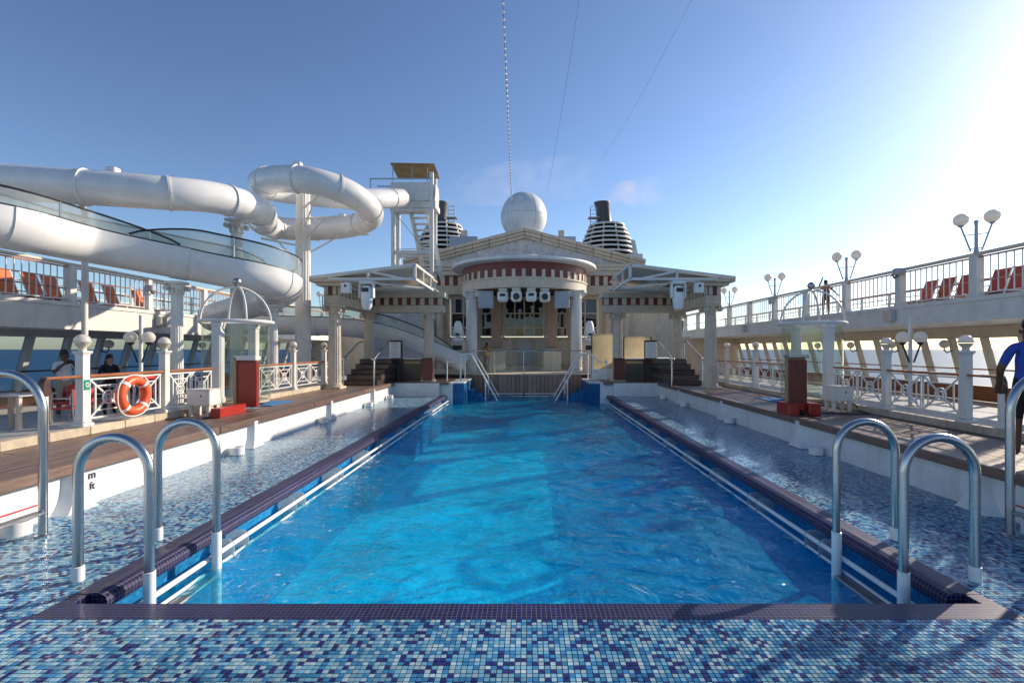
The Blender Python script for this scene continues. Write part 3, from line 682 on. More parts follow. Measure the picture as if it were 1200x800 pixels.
def outer_rail(sx, lab):
    x = sx*9.15; t = thing('outer_railing', lab, 'railing', (x, 8, ZU))
    for z in (2.05, 2.25, 2.4):
        s0 = MB(); s0.tube([(x, 3, z), (x, 22.5, z)], .014, 8); build('rail', s0, 'white' if z < 2.4 else 'teak', t)
    s0 = MB(); s0.bbox(-.025, .025, -.025, .025, 0, .64, .004); pm = mesh_of('stanchion', s0, 'white')
    for i in range(20): piece('stanchion', pm, t, (x, 3.2+1.0*i, ZU+.001))
    s0 = MB(); s0.bbox(-.04, .04, -.13, .13, 0, .95, .004); 
outer_rail(-1, 'slim outer railing behind the orange loungers under the slide'); outer_rail(1, 'slim outer railing of the upper deck toward the sun')
# ------------------------------------------------------------------ window walls
def window_wall(sx, lab, gl, frame):
    t = thing('window_wall', lab, 'window wall', (sx*8.7, 10, 0)); xt, xb = sx*8.42, sx*8.78; zt, zs = 1.21, .3
    def X(z): return xb+(xt-xb)*z/1.33
    y0, n, st = 4.1, 27, .69
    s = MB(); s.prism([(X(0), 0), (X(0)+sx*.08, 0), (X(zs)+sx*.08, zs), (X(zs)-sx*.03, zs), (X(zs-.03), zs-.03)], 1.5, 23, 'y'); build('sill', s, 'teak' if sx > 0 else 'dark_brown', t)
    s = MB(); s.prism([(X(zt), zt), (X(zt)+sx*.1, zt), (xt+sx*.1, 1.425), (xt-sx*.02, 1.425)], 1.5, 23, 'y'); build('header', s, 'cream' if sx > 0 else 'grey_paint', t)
    for i in range(n):
        y = y0+st*i
        s = MB(); v = []
        for z in (zs-.02, zt+.01):
            for (dx, dy) in ((-sx*.05, -.045), (sx*.05, -.045), (sx*.05, .045), (-sx*.05, .045)): v.append((X(z)+dx, y+dy, z))
        s.add(v, [(0, 1, 2, 3), (7, 6, 5, 4), (0, 4, 5, 1), (1, 5, 6, 2), (2, 6, 7, 3), (3, 7, 4, 0)]); build('mullion', s, frame, t)
        if i < n-1:
            s = MB(); s.add([(X(zs)+sx*.02, y+.045, zs), (X(zs)+sx*.02, y+st-.045, zs), (X(zt)+sx*.02, y+st-.045, zt), (X(zt)+sx*.02, y+.045, zt)], [(0, 1, 2, 3)]); build('pane', s, gl, t)
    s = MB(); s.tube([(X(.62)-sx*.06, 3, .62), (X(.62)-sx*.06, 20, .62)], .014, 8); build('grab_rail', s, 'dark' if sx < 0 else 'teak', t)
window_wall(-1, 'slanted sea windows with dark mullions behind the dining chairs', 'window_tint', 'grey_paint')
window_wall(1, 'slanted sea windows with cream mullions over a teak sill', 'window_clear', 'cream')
# ------------------------------------------------------------------ lamps
def twin_lamp(name, pos, z0, z1, zs, spread, gr, lab, group, sx, wdir=(0, 1)):
    x, y = pos; t = thing(name, lab, 'lamp', (x, y, z0), group)
    s = MB(); s.lathe([(.035, z0), (.03, z0+.05), (.024, z0+.06), (.02, z1-.02), (.026, z1), (.012, z1+.01)], (x, y, 0), 12); s.ball((x, y, z1+.03), .03, 12, 8); build('pole', s, 'blue_grey' if z0 > 1 else 'white', t)
    for d in (-1, 1):
        e = (x+d*spread*wdir[0], y+d*spread*wdir[1])
        s = MB(); s.tube([(x+d*.06*wdir[0], y+d*.06*wdir[1], zs), (e[0], e[1], z1-.02)], .011, 8)
        for f in (.1, .62): s.tube([(x, y, zs+(z1-zs)*f), (x+d*(.06+(spread-.06)*f)*wdir[0], y+d*(.06+(spread-.06)*f)*wdir[1], zs+(z1-zs)*f)], .007, 6)
        s.lathe([(.012, -.03), (.03, -.015), (.045, .01)], (e[0], e[1], z1), 12); a = build('arm', s, 'dark' if z0 < 1 else 'blue_grey', t)
        s = MB(); s.ball((e[0], e[1], z1+gr*.9), gr, 20, 12); build('globe', s, 'globe', a)
near = ['twin globe lamp on the cream upper railing beside the red loungers', 'twin globe lamp on the cream upper railing beside the person filming', 'twin globe lamp on the cream upper railing above the kiosk dome', 'twin globe lamp on the cream upper railing past the pavilion corner']
for k, y in enumerate((7.15, 10.05, 12.95, 15.85)):
    twin_lamp('deck_lamp', (XUR+.05, y), 2.42, 2.85, 2.45, .17, .095, near[k], 'lamps on the upper railing', 1, (.75, -.66))
twin_lamp('deck_lamp', (XUL-.05, 17.9), 2.42, 2.95, 2.45, .12, .095, 'twin globe lamp standing beside the fluted slide column', 'lamps on the upper railing', -1, (.9, .4))
for x, y, lab in ((-5.0, 6.27, 'twin globe lamp on a white pole near the white T-shirt photographer'), (5.0, 6.3, 'twin globe lamp on a white pole behind the yellow floor sign')):
    t = thing('pole_lamp', lab, 'lamp', (x, y, 0))
    s = MB(); s.lathe([(.04, 0), (.034, .06), (.022, .08), (.022, 1.44)], (x, y, 0), 12); build('pole', s, 'white', t)
    for d in (-1, 1):
        s = MB(); s.tube([(x+d*.03, y-.02, .83), (x+d*.115, y-.02, 1.06)], .011, 8); s.lathe([(.012, -.03), (.03, -.015), (.045, .01)], (x+d*.115, y-.02, 1.08), 12); a = build('arm', s, 'dark', t)
        s = MB(); s.ball((x+d*.115, y-.02, 1.15), .076, 20, 12); build('globe', s, 'globe', a)
# wall lanterns hanging from the window mullions
k = 0
for sx, ys in ((-1, (9.62, 11.0, 12.4, 13.8)), (1, (9.62, 11.0, 12.4, 13.8))):
    for y in ys:
        x = sx*8.33; t = thing('wall_lantern', 'small globe wall lantern on a '+('dark' if sx < 0 else 'cream')+' window mullion', 'lamp', (x, y, 1.0), 'lanterns along the '+('dark' if sx < 0 else 'cream')+' windows')
        s = MB(); s.tube([(sx*8.5, y, .98), (sx*8.36, y, .93), (x-sx*.02, y, .98), (x-sx*.02, y, 1.02)], .012, 8); build('bracket', s, 'dark', t)
        s = MB(); s.ball((x-sx*.02, y, 1.1), .085, 16, 10); build('globe', s, 'globe', t)
# flood lights and loud speakers on the railing and fascia
for (x, y, z, lab) in ((XUR-.06, 8.6, 2.36, 'flood light clamped to the cream upper railing'), (XUL+.06, 9.65, 2.2, 'flood light on the white railing below the slide'), (XUR-.06, 13, 2.3, 'flood light on cream railing above the domed kiosk')):
    t = thing('flood_light', lab, 'flood light', (x, y, z)); sg = -1 if x > 0 else 1
    s = MB(); s.bbox(x-.07, x+.09, y-.16, y-.03, z-.06, z+.06, .02); build('housing', s, 'grey_paint', t)
    s = MB(); s.tube([(x, y-.09, z-.05), (x, y, z-.1), (x, y+.05, z-.02)], .015, 8); build('yoke', s, 'dark', t)
for (x, y, z, lab) in ((XUR-.06, 8.72, 1.6, 'box loudspeaker on the cream fascia'), (XUL+.06, 9.85, 1.56, 'box loudspeaker on white fascia by the slide column'), (XUR-.06, 14.6, 1.62, 'box loudspeaker on fascia beyond the far kiosk dome')):
    t = thing('loudspeaker', lab, 'loudspeaker', (x, y, z))
    s = MB(); s.bbox(x-.06, x+.06, y-.09, y+.09, z-.1, z+.1, .01); build('cabinet', s, 'cream', t)
    s = MB(); s.bbox(x-.05, x+.05, y-.096, y-.09, z-.09, z+.09, .002); build('grille', s, 'grey_paint', t)

# ------------------------------------------------------------------ loungers on the upper decks
def lounger(loc, rz, lab, group, colr):
    t = thing('sun_lounger', lab, 'lounger', loc, group); x, y, z = loc
    def loc_box(a, b, c, d, e, f): return MB().bbox(x+a, x+b, y+c, y+d, z+e, z+f, .004)
    build('seat', loc_box(-.125, .125, -.1, .5, .07, .09), colr, t)
    s = MB(); v = [(x-.125, y-.1, z+.08), (x+.125, y-.1, z+.08), (x+.125, y-.25, z+.5), (x-.125, y-.25, z+.5)]; v += [(a, b+.015, c+.005) for a, b, c in v]
    s.add(v, [(0, 1, 2, 3), (7, 6, 5, 4), (0, 4, 5, 1), (1, 5, 6, 2), (2, 6, 7, 3), (3, 7, 4, 0)]); build('backrest', s, colr, t)
    for sx in (-.135, .135):
        s = MB(); s.bar((x+sx, y-.12, z+.08), (x+sx, y+.52, z+.08), .016, .02); build('side_rail', s, 'white', t)
        s = MB(); s.bar((x+sx, y-.1, z+.08), (x+sx, y-.255, z+.515), .016, .016); build('back_frame', s, 'white', t)
        for sy in (-.05, .45):
            s = MB(); s.bar((x+sx*.97, y+sy, z+.075), (x+sx*.97, y+sy, z), .018); build('leg', s, 'white', t)
    t.rotation_euler = (0, 0, rz); return t
lab = 'orange canvas lounger behind the upper railing below the slide'
for (px, X) in ((19, -8.1), (50, -8.1), (72, -8.1), (114, -8.15), (140, -8.15), (172, -8.2)):
    Y = abs(X)*F/(VX-px); lounger((X, Y, ZU+.001), R(-90), lab, 'orange loungers under the slide', 'orange_canvas')
lab = 'red canvas lounger behind the cream railing toward the sun'
for px in (1077, 1097, 1119, 1158, 1181, 1203):
    Y = 7.25*F/(px-VX); lounger((7.25, Y, ZU+.001), R(90), lab, 'red loungers behind the cream railing', 'red_canvas')
# ------------------------------------------------------------------ classical columns
def column_parts(t, x, y, z0, z1, r, matn='stone', corinth=False, base=True, capital=True):
    hb = r*.9 if base else 0; hc = r*1.5 if not corinth else r*2.4
    zc = z1-(hc if capital else 0)
    s = MB(); n = 6; prof = []
    for i in range(n+1):
        f = i/n; prof.append((r*(1-.14*f**1.6), z0+hb+(zc-z0-hb)*f))
    s.lathe(prof, (x, y, 0), 80, flute=.075, nfl=20); sh = build('shaft', s, matn, t)
    for f in (.33, .66):
        zz = z0+hb+(zc-z0-hb)*f
    if base:
        s = MB(); s.bbox(x-r*1.35, x+r*1.35, y-r*1.35, y+r*1.35, z0-.001, z0+r*.35, .006)
        s.lathe([(r*1.28, z0+r*.35), (r*1.32, z0+r*.45), (r*1.22, z0+r*.56), (r*1.08, z0+r*.62), (r*1.14, z0+r*.75), (r*1.02, z0+r*.9)], (x, y, 0), 32); build('base', s, matn, t)
    if capital:
        rt_ = r*.86; s = MB()
        s.lathe([(rt_*1.02, zc), (rt_*1.12, zc+hc*.05), (rt_*1.02, zc+hc*.1), (rt_*1.05, zc+hc*.5), (rt_*1.3, zc+hc*.8)], (x, y, 0), 32)
        s.bbox(x-r*1.3, x+r*1.3, y-r*1.3, y+r*1.3, zc+hc*.8, z1-.001, .006); cp = build('capital', s, matn, t)
        for ax in (-1, 1):
            for ay in (-1, 1):
                s = MB(); c = (x+ax*r*1.05, y+ay*r*1.02, zc+hc*.52); q = r*.42
                s.lathe([(q*.3, -.02), (q*.34, -.03), (q*.7, -.024), (q, -.03), (q, .03), (q*.7, .024), (q*.34, .03), (q*.3, .02)], c, 16, axis='y'); build('volute', s, matn, cp)
        if corinth:
            for k in range(8):
                a = math.pi/4*k; c_, s_ = math.cos(a), math.sin(a)
                s = MB(); s.tube([(x+rt_*1.0*c_, y+rt_*1.0*s_, zc+hc*.08), (x+rt_*1.15*c_, y+rt_*1.15*s_, zc+hc*.35), (x+rt_*1.4*c_, y+rt_*1.4*s_, zc+hc*.5), (x+rt_*1.45*c_, y+rt_*1.45*s_, zc+hc*.43)], [rt_*.26, rt_*.24, rt_*.14, rt_*.05], 6); build('acanthus', s, matn, cp)
def column(x, y, z0, z1, r, lab, **kw):
    t = thing('column', lab, 'column', (x, y, z0)); column_parts(t, x, y, z0, z1, r, **kw); return t

# ------------------------------------------------------------------ water slide
def A3(lst): return [at(*p) for p in lst]
tube_path = spline(A3([(470, 232, 12.6), (440, 233, 11.6), (400, 232, 10.95), (350, 227, 10.6), (315, 221, 10.0), (306, 214, 9.3), (326, 210, 8.75), (362, 211.5, 8.6), (404, 224, 8.9), (432, 243, 9.5), (432, 257, 10.2), (405, 266, 10.7), (362, 269, 10.7), (325, 267, 10.3), (309, 262, 9.6), (308, 253, 8.85), (296, 243, 8.15), (250, 231.5, 7.45), (190, 226, 6.95), (100, 219.5, 6.65), (0, 212.5, 6.5)])+[Vector((-9.0, 6.1, 3.35)), Vector((-10.1, 5.2, 3.25)), Vector((-9.9, 4.2, 3.15)), Vector((-9.0, 3.7, 3.0))], 9)
sl = thing('water_slide', 'white tube water slide looping round columns above the deck', 'water slide', (-4.5, 9.5, 0))
s = MB(); s.tube(tube_path, .237, 28); tb = build('tube', s, 'gelcoat', sl)
def flange(path, idx, r, name='flange', rr=.015):
    fr = frames(path); t_, x, y = fr[idx]; c = path[idx]; pts = [c+(x*math.cos(a)+y*math.sin(a))*r for a in [2*math.pi*i/28 for i in range(28)]]
    s = MB(); 
    vs = []
    for off, q in ((-rr, r-.004), (-rr, r+.018), (rr, r+.018), (rr, r-.004)):
        for i in range(28):
            a = 2*math.pi*i/28; vs.append(c+t_*off+(x*math.cos(a)+y*math.sin(a))*q)
    s.add(vs, [(k*28+i, k*28+(i+1) % 28, (k+1)*28+(i+1) % 28, (k+1)*28+i) for k in range(3) for i in range(28)], True); build(name, s, 'gelcoat', tb)
for px in (4, 16, 27, 38, 50, 60, 70, 82, 94, 106, 118, 129, 140, 150, 161, 171, 181): flange(tube_path, min(px, len(tube_path)-2), .237)
for i in (60, 100, 168):
    c = tube_path[i]+Vector((0, 0, .25)); s = MB(); s.bbox(c.x-.07, c.x+.07, c.y-.06, c.y+.06, c.z-.03, c.z+.05, .012); build('vent_box', s, 'gelcoat', tb)
low = spline([Vector((-9.0, 3.7, 3.0)), Vector((-8.0, 3.75, 2.75)), Vector((-6.6, 4.4, 2.5))]+[at(a, b, c)+Vector((0, 0, .27)) for a, b, c in ((0, 289, 5.2), (100, 307, 6.2), (213, 326.5, 6.85), (290, 341, 7.2), (328, 351, 7.75), (332, 357, 8.4), (314, 366, 9.0), (285, 375, 9.3), (258, 383, 9.7), (252, 388, 10.3), (280, 391, 10.9), (340, 392, 11.2), (400, 394, 11.3), (450, 401, 11.4), (500, 418, 11.6), (545, 436, 11.9))], 9)
def trough(path, r, hs, thick, mb):
    fr = frames(path); prof = []
    for i in range(13):
        a = math.pi+math.pi*i/12; prof.append((r*math.cos(a), r*math.sin(a)))
    outer = [(-r, hs)]+prof+[(r, hs)]; inner = [(r-thick, hs)]+[((r-thick)*math.cos(math.pi+math.pi*i/12), (r-thick)*math.sin(math.pi+math.pi*i/12)) for i in range(12, -1, -1)]+[(-r+thick, hs)]
    pr = outer+inner; n = len(pr); vs = []
    for (t_, x, y), p in zip(fr, path):
        xh = Vector((x.x, x.y, 0)).normalized(); yu = xh.cross(t_).normalized()
        for u, v in pr: vs.append(p+xh*u+yu*v)
    fs = [(i*n+k, i*n+(k+1) % n, (i+1)*n+(k+1) % n, (i+1)*n+k) for i in range(len(path)-1) for k in range(n)]
    mb.add(vs, fs, True); mb.add(vs[:n], [list(range(n))]); mb.add(vs[-n:], [list(range(n))[::-1]])
s = MB(); trough(low, .275, .13, .02, s); tr_ = build('trough', s, 'gelcoat', sl, 50)
for i in (28, 45, 62, 80, 105, 130):
    s = MB(); trough(low[i-1:i+2], .286, .132, .03, s); build('flange', s, 'gelcoat', tr_, 50)
def guard(path, side, r, h0, h1, name, i0, i1):
    fr = frames(path); a = []; b = []; rail = []; low_ = []
    for k in range(i0, i1):
        t_, x, y = fr[k]; xh = Vector((x.x, x.y, 0)).normalized()*side*r; f = max(0, min(1, (k-i0)/9, (i1-1-k)/9)); f = math.sin(f*math.pi/2)**.8
        a.append(path[k]+xh+Vector((0, 0, h0))); b.append(path[k]+xh+Vector((0, 0, h0+.03+(h1-h0-.03)*f)))
    n = len(a); s = MB(); s.add(a+b, [(i, i+1, n+i+1, n+i) for i in range(n-1)], True); g = build('glass_guard', s, 'guard_glass', tr_)
    s = MB(); s.tube(b, .013, 8); build('guard_rail', s, 'dark', g)
    s = MB(); s.tube(a, .018, 8); build('guard_foot', s, 'dark', g)
    for k in range(0, n, 12):
        s = MB(); s.tube([a[k], b[k]], .012, 6); build('guard_post', s, 'dull_steel', g)
guard(low, 1, .255, .135, .33, 'g', 18, 46); guard(low, 1, .255, .135, .43, 'g', 40, 100); guard(low, 1, .255, .135, .36, 'g', 100, 160); guard(low, -1, .255, .135, .36, 'g', 20, 70)
# slide supports
cl = column(*at(355, 300, 9.65)[:2], 0, 4.12, .15, 'tall fluted column inside the slide loop', matn='white', corinth=False, capital=False)
cb = at(355, 300, 9.65)
for (px, py, Y, zz) in ((306, 272, 9.6, 3.05), (432, 268, 10.1, 3.3), (380, 214, 8.7, 3.8), (362, 280, 10.5, 3.1), (400, 246, 8.95, 3.6)):
    e = at(px, py, Y); s = MB(); s.tube([(cb.x, cb.y, zz), (e.x, e.y, e.z-.12)], .022, 8); s.tube([(cb.x, cb.y, zz-.45), (e.x*.6+cb.x*.4, e.y*.6+cb.y*.4, (e.z-.12)*.6+zz*.4)], .016, 8); build('strut', s, 'white', cl)
p = at(277, 300, 8.1); column(p.x, p.y, 0, 1+(409-256)/567*8.1-.02, .1, 'fluted column with leafy capital holding the upper slide tube', matn='white', corinth=True)
p = at(207, 300, 6.8); column(p.x, p.y, 0, 1+(409-330)/567*6.8, .082, 'fluted column with leafy capital under the open slide trough', matn='white', corinth=True)
p = at(320, 300, 7.9); column(p.x, p.y, 0, 1.72, .075, 'slender fluted column behind the glass kiosk with slide above', matn='white', corinth=True)
p = at(99, 250, 7.2); t = thing('slide_prop', 'thin white pipe prop under the upper slide tube', 'post', (p.x, p.y, 0)); s = MB(); s.tube([(p.x, p.y+.0, 0), (p.x, p.y, 3.0), at(96, 240, 6.75)], .04, 12); build('pipe', s, 'white', t); s = MB(); s.lathe([(.09, 0), (.09, .02), (.045, .03)], (p.x, p.y, 0), 16); build('foot', s, 'white', t)

# ------------------------------------------------------------------ slide tower
TX0, TX1, TY0, TY1, TZ = -3.58, -2.55, 13.0, 13.5, 4.9
tw = thing('slide_tower', 'white steel stair tower with canvas screens and tan awning', 'tower', (-3.1, 13.6, 2.0))
for x in (TX0, TX1):
    for y in (TY0, TY1):
        s = MB(); s.bbox(x-.05, x+.05, y-.05, y+.05, 1.9, (TZ if x == TX0 else 5.75), .006); build('post', s, 'white', tw)
s = MB(); s.bbox(TX0-.08, TX1+.12, TY0-.08, TY1+.08, TZ-.12, TZ+.04, .01); s.bbox(TX0-.08, TX1-.05, TY0-.06, TY0+.02, TZ-.22, TZ-.12, .01); build('platform', s, 'white', tw)
for z in (1+115/43.6*.985, ):
    s = MB(); s.bbox(TX0+.05, TX1-.05, TY0-.04, TY0+.04, z-.05, z+.05, .006); s.bbox(TX0+.05, TX1-.05, TY1-.04, TY1+.04, z-.05, z+.05, .006); build('cross_beam', s, 'white', tw)
def canvas(p, q, z0, z1):
    s = MB(); n = 10; a = Vector((*p, 0)); b = Vector((*q, 0)); nn = (b-a).cross(Vector((0, 0, 1))).normalized(); vs = []
    for z in (z0, (z0+z1)/2, z1):
        for i in range(n+1):
            w_ = .02*math.sin(i*2.2+z*5); c = a.lerp(b, i/n)+nn*w_; vs.append((c.x, c.y, z))
    s.add(vs, [(k*(n+1)+i, k*(n+1)+i+1, (k+1)*(n+1)+i+1, (k+1)*(n+1)+i) for k in range(2) for i in range(n)], True); build('canvas_screen', s, 'canvas_white', tw)
canvas((TX0-.05, TY0-.07), (TX1-.05, TY0-.07), TZ+.08, TZ+.56); canvas((TX1+.1, TY0-.05), (TX1+.1, TY1), TZ+.06, TZ+.54); canvas((TX0-.05, TY1+.07), (TX1-.05, TY1+.07), TZ+.08, TZ+.56)
s = MB()
for y in (TY0-.05, TY1+.05): s.bar((TX0-.6, y, TZ+.66), (TX1, y, TZ+.66), .03)
s.bar((TX0-.6, TY0-.05, TZ+.66), (TX0-.6, TY0-.05, TZ+.3), .03); s.bar((TX0-.6, TY0-.05, TZ+.32), (TX0, TY0-.05, TZ+.32), .04)
for x in (TX0, (TX0+TX1)/2, TX1-.1): s.bar((x, TY0-.05, TZ), (x, TY0-.05, TZ+1.0), .02)
build('guard_frame', s, 'dull_steel', tw)
s = MB(); n = 8; vs = []
for j in range(n+1):
    for i in range(n+1):
        u, v = i/n, j/n; x = TX0-.05+(TX1-TX0+.15)*u; y = TY0-.15+.8*v; vs.append((x, y, 5.95-.02*u+.08*math.sin(math.pi*u)*math.sin(math.pi*v)-.13*v))
s.add(vs, [(j*(n+1)+i, j*(n+1)+i+1, (j+1)*(n+1)+i+1, (j+1)*(n+1)+i) for j in range(n) for i in range(n)], True); build('awning', s, 'canvas_tan', tw)
for k in range(11):
    f = k/11; z = TZ-.16-f*1.75; x = -2.92+.36*f; y = TY0+.08+.25*f
    s = MB(); s.bbox(x-.22, x+.22, y, y+.16, z-.025, z, .004); build('stair_tread', s, 'white', tw)
for d in (-.23, .23):
    s = MB(); s.bar((-2.92+d, TY0+.15, TZ-.15), (-2.56+d, TY0+.4, TZ-2.0), .03, .12); build('stringer', s, 'white', tw)
s = MB(); s.tube([(TX0, TY0, TZ-.2), (TX1-.2, TY0, 3.7)], .008, 5); s.tube([(TX0, TY0, 3.68), (TX1-.35, TY0, TZ-1.2)], .008, 5); build('brace_wire', s, 'dull_steel', tw)

# ------------------------------------------------------------------ central pavilion
pv = thing('temple_pavilion', 'cream temple front with pediment, maroon frieze and round porch over the stage', 'building', (CX, 15.3, .38))
ZS = .38
def pb(name, mtl, *b, bev=.01, par=pv):
    s = MB(); s.bbox(*b, bev); return build(name, s, mtl, par)
YB = 15.3
# rear wall built round its windows
pb('wall', 'cream', CX-3.3, CX-2.36, YB, YB+.3, 0, 2.72); pb('wall', 'cream', CX+2.36, CX+3.3, YB, YB+.3, 0, 2.72)
pb('wall', 'stone', CX-2.36, CX+2.36, YB+.05, YB+.3, 0, 1.38); pb('wall', 'cream', CX-2.36, CX+2.36, YB+.02, YB+.3, 2.6, 2.72)
pb('architrave', 'cream', CX-3.45, CX+3.45, YB-.25, YB+.5, 2.70, 2.98)
pb('frieze_back', 'maroon', CX-3.4, CX+3.4, YB-.2, YB+.5, 2.98, 3.28)
for i in range(26):
    x = CX-3.34+i*.267; pb('triglyph', 'cream', x-.065, x+.065, YB-.235, YB-.19, 2.985, 3.275, bev=.006)
pb('cornice', 'stone', CX-3.55, CX+3.55, YB-.35, YB+.5, 3.28, 3.34)
s = MB()
for k in range(3): s.bbox(CX-3.45-.05*k, CX+3.45+.05*k, YB-.28-.04*k, YB+.5, 3.34+.1*k, 3.435+.1*k, .008)
build('entablature', s, 'stone', pv)
# pediment
HP, WP, Z0 = 4.74, 3.75, 3.645
s = MB(); s.prism([(CX-WP+.3, Z0), (CX+WP-.3, Z0), (CX, HP-.3)], YB-.2, YB+.3, 'y'); build('tympanum', s, 'roughcast', pv)
for sgn in (-1, 1):
    for k, (d, th, ov) in enumerate(((0, .1, .42), (.1, .09, .36), (.19, .09, .3))):
        a = Vector((CX, 0, HP-d*1.05)); b = Vector((CX+sgn*WP, 0, Z0+.02-d*1.05+.1)); dv = (b-a); n = 7
        for j in range(n):
            p, q = a+dv*(j/n+.002), a+dv*((j+1)/n-.002); s = MB()
            s.prism([(p.x, p.z), (q.x, q.z), (q.x, q.z-th*.985), (p.x, p.z-th*.985)], YB-ov, YB+.4, 'y'); build('raking_cornice', s, 'stone', pv)
    s = MB(); s.prism([(CX, HP+.012), (CX+sgn*(WP+.02), Z0+.135), (CX+sgn*(WP+.02), Z0+.1), (CX, HP-.03)], YB-.3, 20, 'y'); build('roof', s, 'grey_paint', pv)
# windows
def glazing(x0, x1, nxp, zr):
    w_ = (x1-x0)/nxp
    s = MB()
    for i in range(nxp+1): s.bar((x0+w_*i, YB+.02, zr[0]), (x0+w_*i, YB+.02, zr[-1]), .035, .05)
    for z in zr: s.bar((x0, YB+.018, z), (x1, YB+.018, z), .05, .035)
    f = build('window', s, 'cream', pv)
    for i in range(nxp):
        for j in range(len(zr)-1):
            s = MB(); yy = YB+.03; tl = random.uniform(-.006, .006); tv = random.uniform(-.006, .006)
            s.add([(x0+w_*i+.018, yy+tl, zr[j]+.018), (x0+w_*(i+1)-.018, yy-tl, zr[j]+.018), (x0+w_*(i+1)-.018, yy-tl+tv, zr[j+1]-.018), (x0+w_*i+.018, yy+tl+tv, zr[j+1]-.018)], [(0, 1, 2, 3)]); build('pane', s, 'dark_glass', f)
Z3 = (1.42, 1.68, 2.13, 2.6)
glazing(CX-2.3, CX-1.55, 2, Z3); glazing(CX-1.35, CX-.72, 2, Z3); glazing(CX-.6, CX+.6, 4, Z3); glazing(CX+.72, CX+1.35, 2, Z3); glazing(CX+1.55, CX+2.3, 2, Z3)
for x0, x1 in ((-1.55, -1.35), (-.72, -.6), (.6, .72), (1.35, 1.55)): pb('mullion_pier', 'stone', CX+x0+.02, CX+x1-.02, YB-.02, YB+.06, 1.38, 2.6)
# lower doors and dado
for k in range(-3, 4):
    x = CX+k*.62; pb('dado_panel', 'cream' if k else 'grey_paint', x-.24, x+.24, YB+.01, YB+.05, .5, 1.28, bev=.02)
# inner pillars, tan from warm light painted into the colour, with pedestals
for sgn in (-1, 1):
    x = CX+sgn*.83; pb('pillar', 'pillar_tan', x-.15, x+.15, 14.45, 14.74, 1.02, 2.6); pb('pillar_foot', 'stone', x-.16, x+.16, 14.45, 14.79, .98, 1.06); pb('pedestal', 'cream', x-.26, x+.26, 14.2, 14.85, ZS, .98)
# engaged columns beside the glazing
for sgn in (-1, 1):
    for xx in (2.62, 2.98): column_parts(pv, CX+sgn*xx, YB-.12, ZS-.02, 2.70, .13, 'stone')
# round porch
YC, RC, RO = 14.0, 1.78, 2.06
def ringband(name, mtl, r0, r1, z0, z1, a0=0, a1=360, n=72, par=pv):
    vs = []; full = a1-a0 >= 360
    A = [R(a0+(a1-a0)*i/n) for i in range(n+1)]
    for (r, z) in ((r0, z0), (r1, z0), (r1, z1), (r0, z1)):
        for a in A: vs.append((CX+r*math.cos(a), YC+r*math.sin(a), z))
    m_ = n+1; fs = [(k*m_+i, k*m_+i+1, ((k+1) % 4)*m_+i+1, ((k+1) % 4)*m_+i) for k in range(4) for i in range(n)]
    s = MB(); s.add(vs, fs, True)
    if not full: s.add([vs[k*m_] for k in range(4)], [(0, 1, 2, 3)]); s.add([vs[k*m_+n] for k in range(4)], [(3, 2, 1, 0)])
    return build(name, s, mtl, par, 30)
ringband('porch_band', 'cream', RC-.2, RC+.02, 2.57, 2.80); ringband('porch_band_top', 'cream', RC-.2, RC+.045, 2.80, 2.835); ringband('porch_frieze', 'maroon', RC-.2, RC-.0, 2.835, 3.27)
for k in range(44):
    a = 2*math.pi*k/44; s = MB(); x, y = RC+.012, 0
    v = [(RC-.03, -.045, 2.836), (RC+.022, -.045, 2.836), (RC+.022, .045, 2.836), (RC-.03, .045, 2.836)]; v += [(p, q, 3.03) for p, q, _ in v]
    c_, s_ = math.cos(a), math.sin(a)
    s.add([(CX+p*c_-q*s_, YC+p*s_+q*c_, z) for p, q, z in v], [(0, 1, 2, 3), (7, 6, 5, 4), (0, 4, 5, 1), (1, 5, 6, 2), (2, 6, 7, 3), (3, 7, 4, 0)])
    if s_ < .3: build('dentil', s, 'cream', pv)
s = MB(); s.lathe([(RC-.05, 3.22), (RO-.06, 3.24), (RO, 3.25), (RO+.015, 3.29), (RO, 3.325), (RO-.3, 3.38), (.5, 3.5), (1e-6, 3.51)], (CX, YC, 0), 72); build('porch_roof', s, 'wall_white', pv, 30)
s = MB(); s.lathe([(.44, 3.49), (.46, 3.56), (.5, 3.6), (.48, 3.63), (1e-6, 3.66)], (CX, YC-.2, 0), 40); build('porch_cap', s, 'cream', pv)
s = MB(); s.lathe([(1e-6, 2.66), (RC-.19, 2.66), (RC-.19, 2.7), (1e-6, 2.7)], (CX, YC, 0), 48); build('porch_ceiling', s, 'dark_brown', pv)
for sgn in (-1, 1): column_parts(pv, CX+sgn*1.41, 13.0, ZS-.02, 2.57, .155, 'white')
for sgn in (-1, 1): column_parts(pv, CX+sgn*1.6, 14.9, ZS-.02, 2.57, .14, 'stone')
